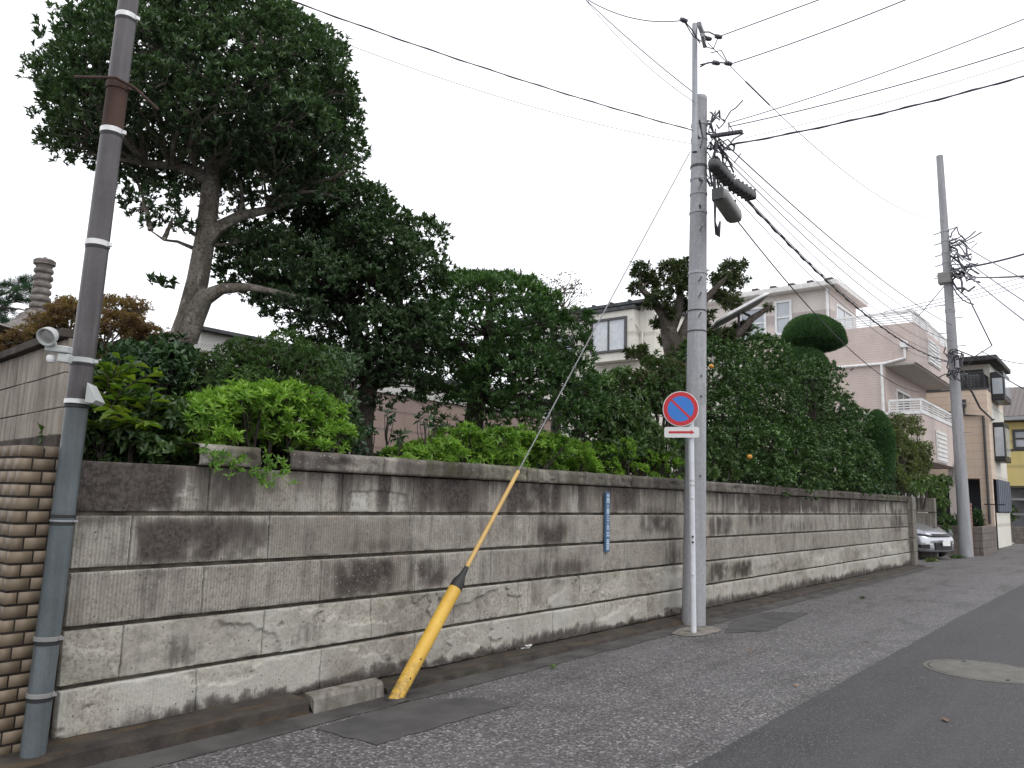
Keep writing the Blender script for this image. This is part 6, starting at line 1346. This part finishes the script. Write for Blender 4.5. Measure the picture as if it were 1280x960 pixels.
mb.build('block_courses', MATS['far_block'], fw, bevel=.01)
cl = [pc_(px, py, x2_*.93, r, .7) for px, py, r in ((1256, 638, 9), (1268, 636, 9), (1280, 638, 10), (1292, 640, 12), (1262, 648, 9), (1276, 650, 10), (1288, 652, 10))]
shrub('clipped_hedge', 'green hedge with light top behind the low block wall at the right edge', 'hedge', cl, 'leaf_shrub', 30, 8, .14, .4, seed=620, tb=.35, zb=.6, cull=0)
MB().beam(atz(1232, 686, .008)+np.array([0, 0, 0]), atz(1267, 678.5, .008), .14, .004).build('road_line', MATS['white_paint'], kind='structure')
fr = MB(); e = atx(1244, 630, XT-.6); fr.box(XT-.62, e[1]-.02, 0, XT-.58, e[1]+.02, e[2]); fr.box(XT-.62, e[1]-.3, e[2]-.04, XT-.58, e[1]+.35, e[2])
tag(fr.build('rail_post', MATS['black_metal']), 'thin black rail post before the slatted screen of the peach house', 'post')

# ---------------------------------------------------------------- manhole, scraps, weeds
m, nt, p, o = newmat('manhole_iron'); v = coords(nt)
ch = nd(nt, 'ShaderNodeTexVoronoi'); ch.inputs['Scale'].default_value = 26; nt.links.new(v, ch.inputs['Vector'])
c = mix(nt, ramp(nt, noise(nt, v, 8, 6), [(.35, 0.), (.65, 1.)]), (.10, .095, .082), (.17, .162, .14)); c = mix(nt, ramp(nt, ch.outputs['Distance'], [(.1, 0.), (.4, .3)]), c, (.05, .047, .042))
nt.links.new(c, p.inputs['Base Color']); p.inputs['Roughness'].default_value = .65; p.inputs['Metallic'].default_value = .2; bump(nt, p, ch.outputs['Distance'], .4, .004)
mc = Vector(atz(1232, 839.5, .0)); ml = Vector(atz(1149, 833, 0)); mr = (mc-ml).length*.93
mn = thing('manhole_cover', 'round concrete grey manhole cover set in the darker new asphalt', 'manhole cover', mc)
MB().lathe(mc, [(mr, -.01), (mr, .009), (mr-.035, .010), (mr-.037, .004)], 56).build('frame', MATS['manhole_iron'], mn)
MB().lathe(mc, [(mr-.046, -.01), (mr-.046, .0085), (mr-.05, .0105), (mr-.12, .0115), (.01, .012)], 56).build('lid', MATS['manhole_iron'], mn)
for a in (.6, 3.7): MB().box(mc.x+math.cos(a)*(mr-.1)-.03, mc.y+math.sin(a)*(mr-.1)-.012, .010, mc.x+math.cos(a)*(mr-.1)+.03, mc.y+math.sin(a)*(mr-.1)+.012, .0145).build('keyhole', MATS['rubber'], mn)
plain('paper', (.62, .62, .60), .8)
def scrap(px, py, s, lab, seed, z=.055):
    rr_ = random.Random(seed); c = Vector(atz(px, py, z)); mb = MB()
    for k_ in range(9):
        n_ = 5; q = c+Vector((rr_.uniform(-s, s), rr_.uniform(-s*.35, s*.35), rr_.uniform(.0, .012))); vs = [q+Vector((math.cos(6.28*j/n_)*s*.45*rr_.uniform(.5, 1.2), math.sin(6.28*j/n_)*s*.25*rr_.uniform(.5, 1.2), rr_.uniform(0, .02))) for j in range(n_)]
        mb.add(vs+[v_-Vector((0, 0, .002)) for v_ in vs], [tuple(range(n_)), tuple(range(2*n_-1, n_-1, -1))]+[(j, j+n_, (j+1) % n_+n_, (j+1) % n_) for j in range(n_)])
    tag(mb.build('paper_scrap', MATS['paper']), lab, 'litter', 'white scraps along the wall foot')
scrap(645, 811, .13, 'largest torn white paper scrap at the wall foot near the yellow guard', 1); scrap(931, 746, .10, 'white scrap at the wall foot just right of the concrete pole', 2); scrap(1044, 722, .16, 'white scrap at the wall foot under the hedge', 3); scrap(884, 759, .05, 'tiny white scrap touching the concrete pole base', 4)
def weed(px, py, s, lab, seed, z=.02, mat='leaf_azalea'):
    c = atz(px, py, z); n_ = 26; T2 = c+rg.randn(n_, 3)*[s*.8, s*.35, .004]; foliage_o = rosettes(T2, np.tile([0, 0, 1.], (n_, 1)), 5, s*.5, .3, (20, 80)); 
    o = foliage('weed_tuft', [foliage_o], mat, None); tag(o, lab, 'weed', 'weeds in the gutter')
weed(692, 833, .03, 'small green weed tuft in the gutter right of the yellow guard', 1); weed(935, 753, .09, 'mixed weed tuft by the kerb right of the concrete pole', 2, mat='leaf_mixed'); weed(1078, 747, .05, 'weed tuft on the old asphalt under the hedge', 3, mat='leaf_mixed'); weed(1165, 701, .2, 'yellowish grass tuft before the silver car', 4, mat='leaf_wild'); weed(1196, 697, .2, 'grass tuft at the foot of the far pole', 5, mat='leaf_mixed')
plain('dead_leaf', (.12, .08, .055), .8); plain('dead_leaf_orange', (.4, .17, .06), .8)
def leaf1(px, py, L, lab, mat='dead_leaf', z=.012, a=0):
    c = np.array(atz(px, py, z)); d = np.array([math.cos(a), math.sin(a), 0]); s = np.array([-d[1], d[0], 0]); vs = [c-d*L/2, c-d*L*.1+s*L*.28+[0, 0, L*.12], c+d*L*.25+s*L*.18+[0, 0, L*.1], c+d*L/2+[0, 0, L*.06], c+d*L*.25-s*L*.2+[0, 0, L*.12], c-d*L*.1-s*L*.28+[0, 0, L*.08]]
    vs = vs+[v_-np.array([0, 0, .003]) for v_ in vs]; o = MB().add(vs, [tuple(range(6)), tuple(range(11, 5, -1))]+[(j, j+6, (j+1) % 6+6, (j+1) % 6) for j in range(6)]).build('dead_leaf', MATS[mat]); tag(o, lab, 'dead leaf', 'fallen leaves on the road')
leaf1(1182, 900, .085, 'brown curled leaf on the dark asphalt below the manhole cover', a=.4); leaf1(995, 857, .04, 'small orange leaf on the coarse asphalt', 'dead_leaf_orange', .008, 1.); leaf1(937, 813, .035, 'small orange leaf right of the sign post foot', 'dead_leaf_orange', .008, 2.); leaf1(1083, 802, .05, 'brown leaf on coarse asphalt near the seam', a=1.4, z=.008)
print('polys', sum(len(o.data.polygons) for o in bpy.data.objects if o.type == 'MESH'))
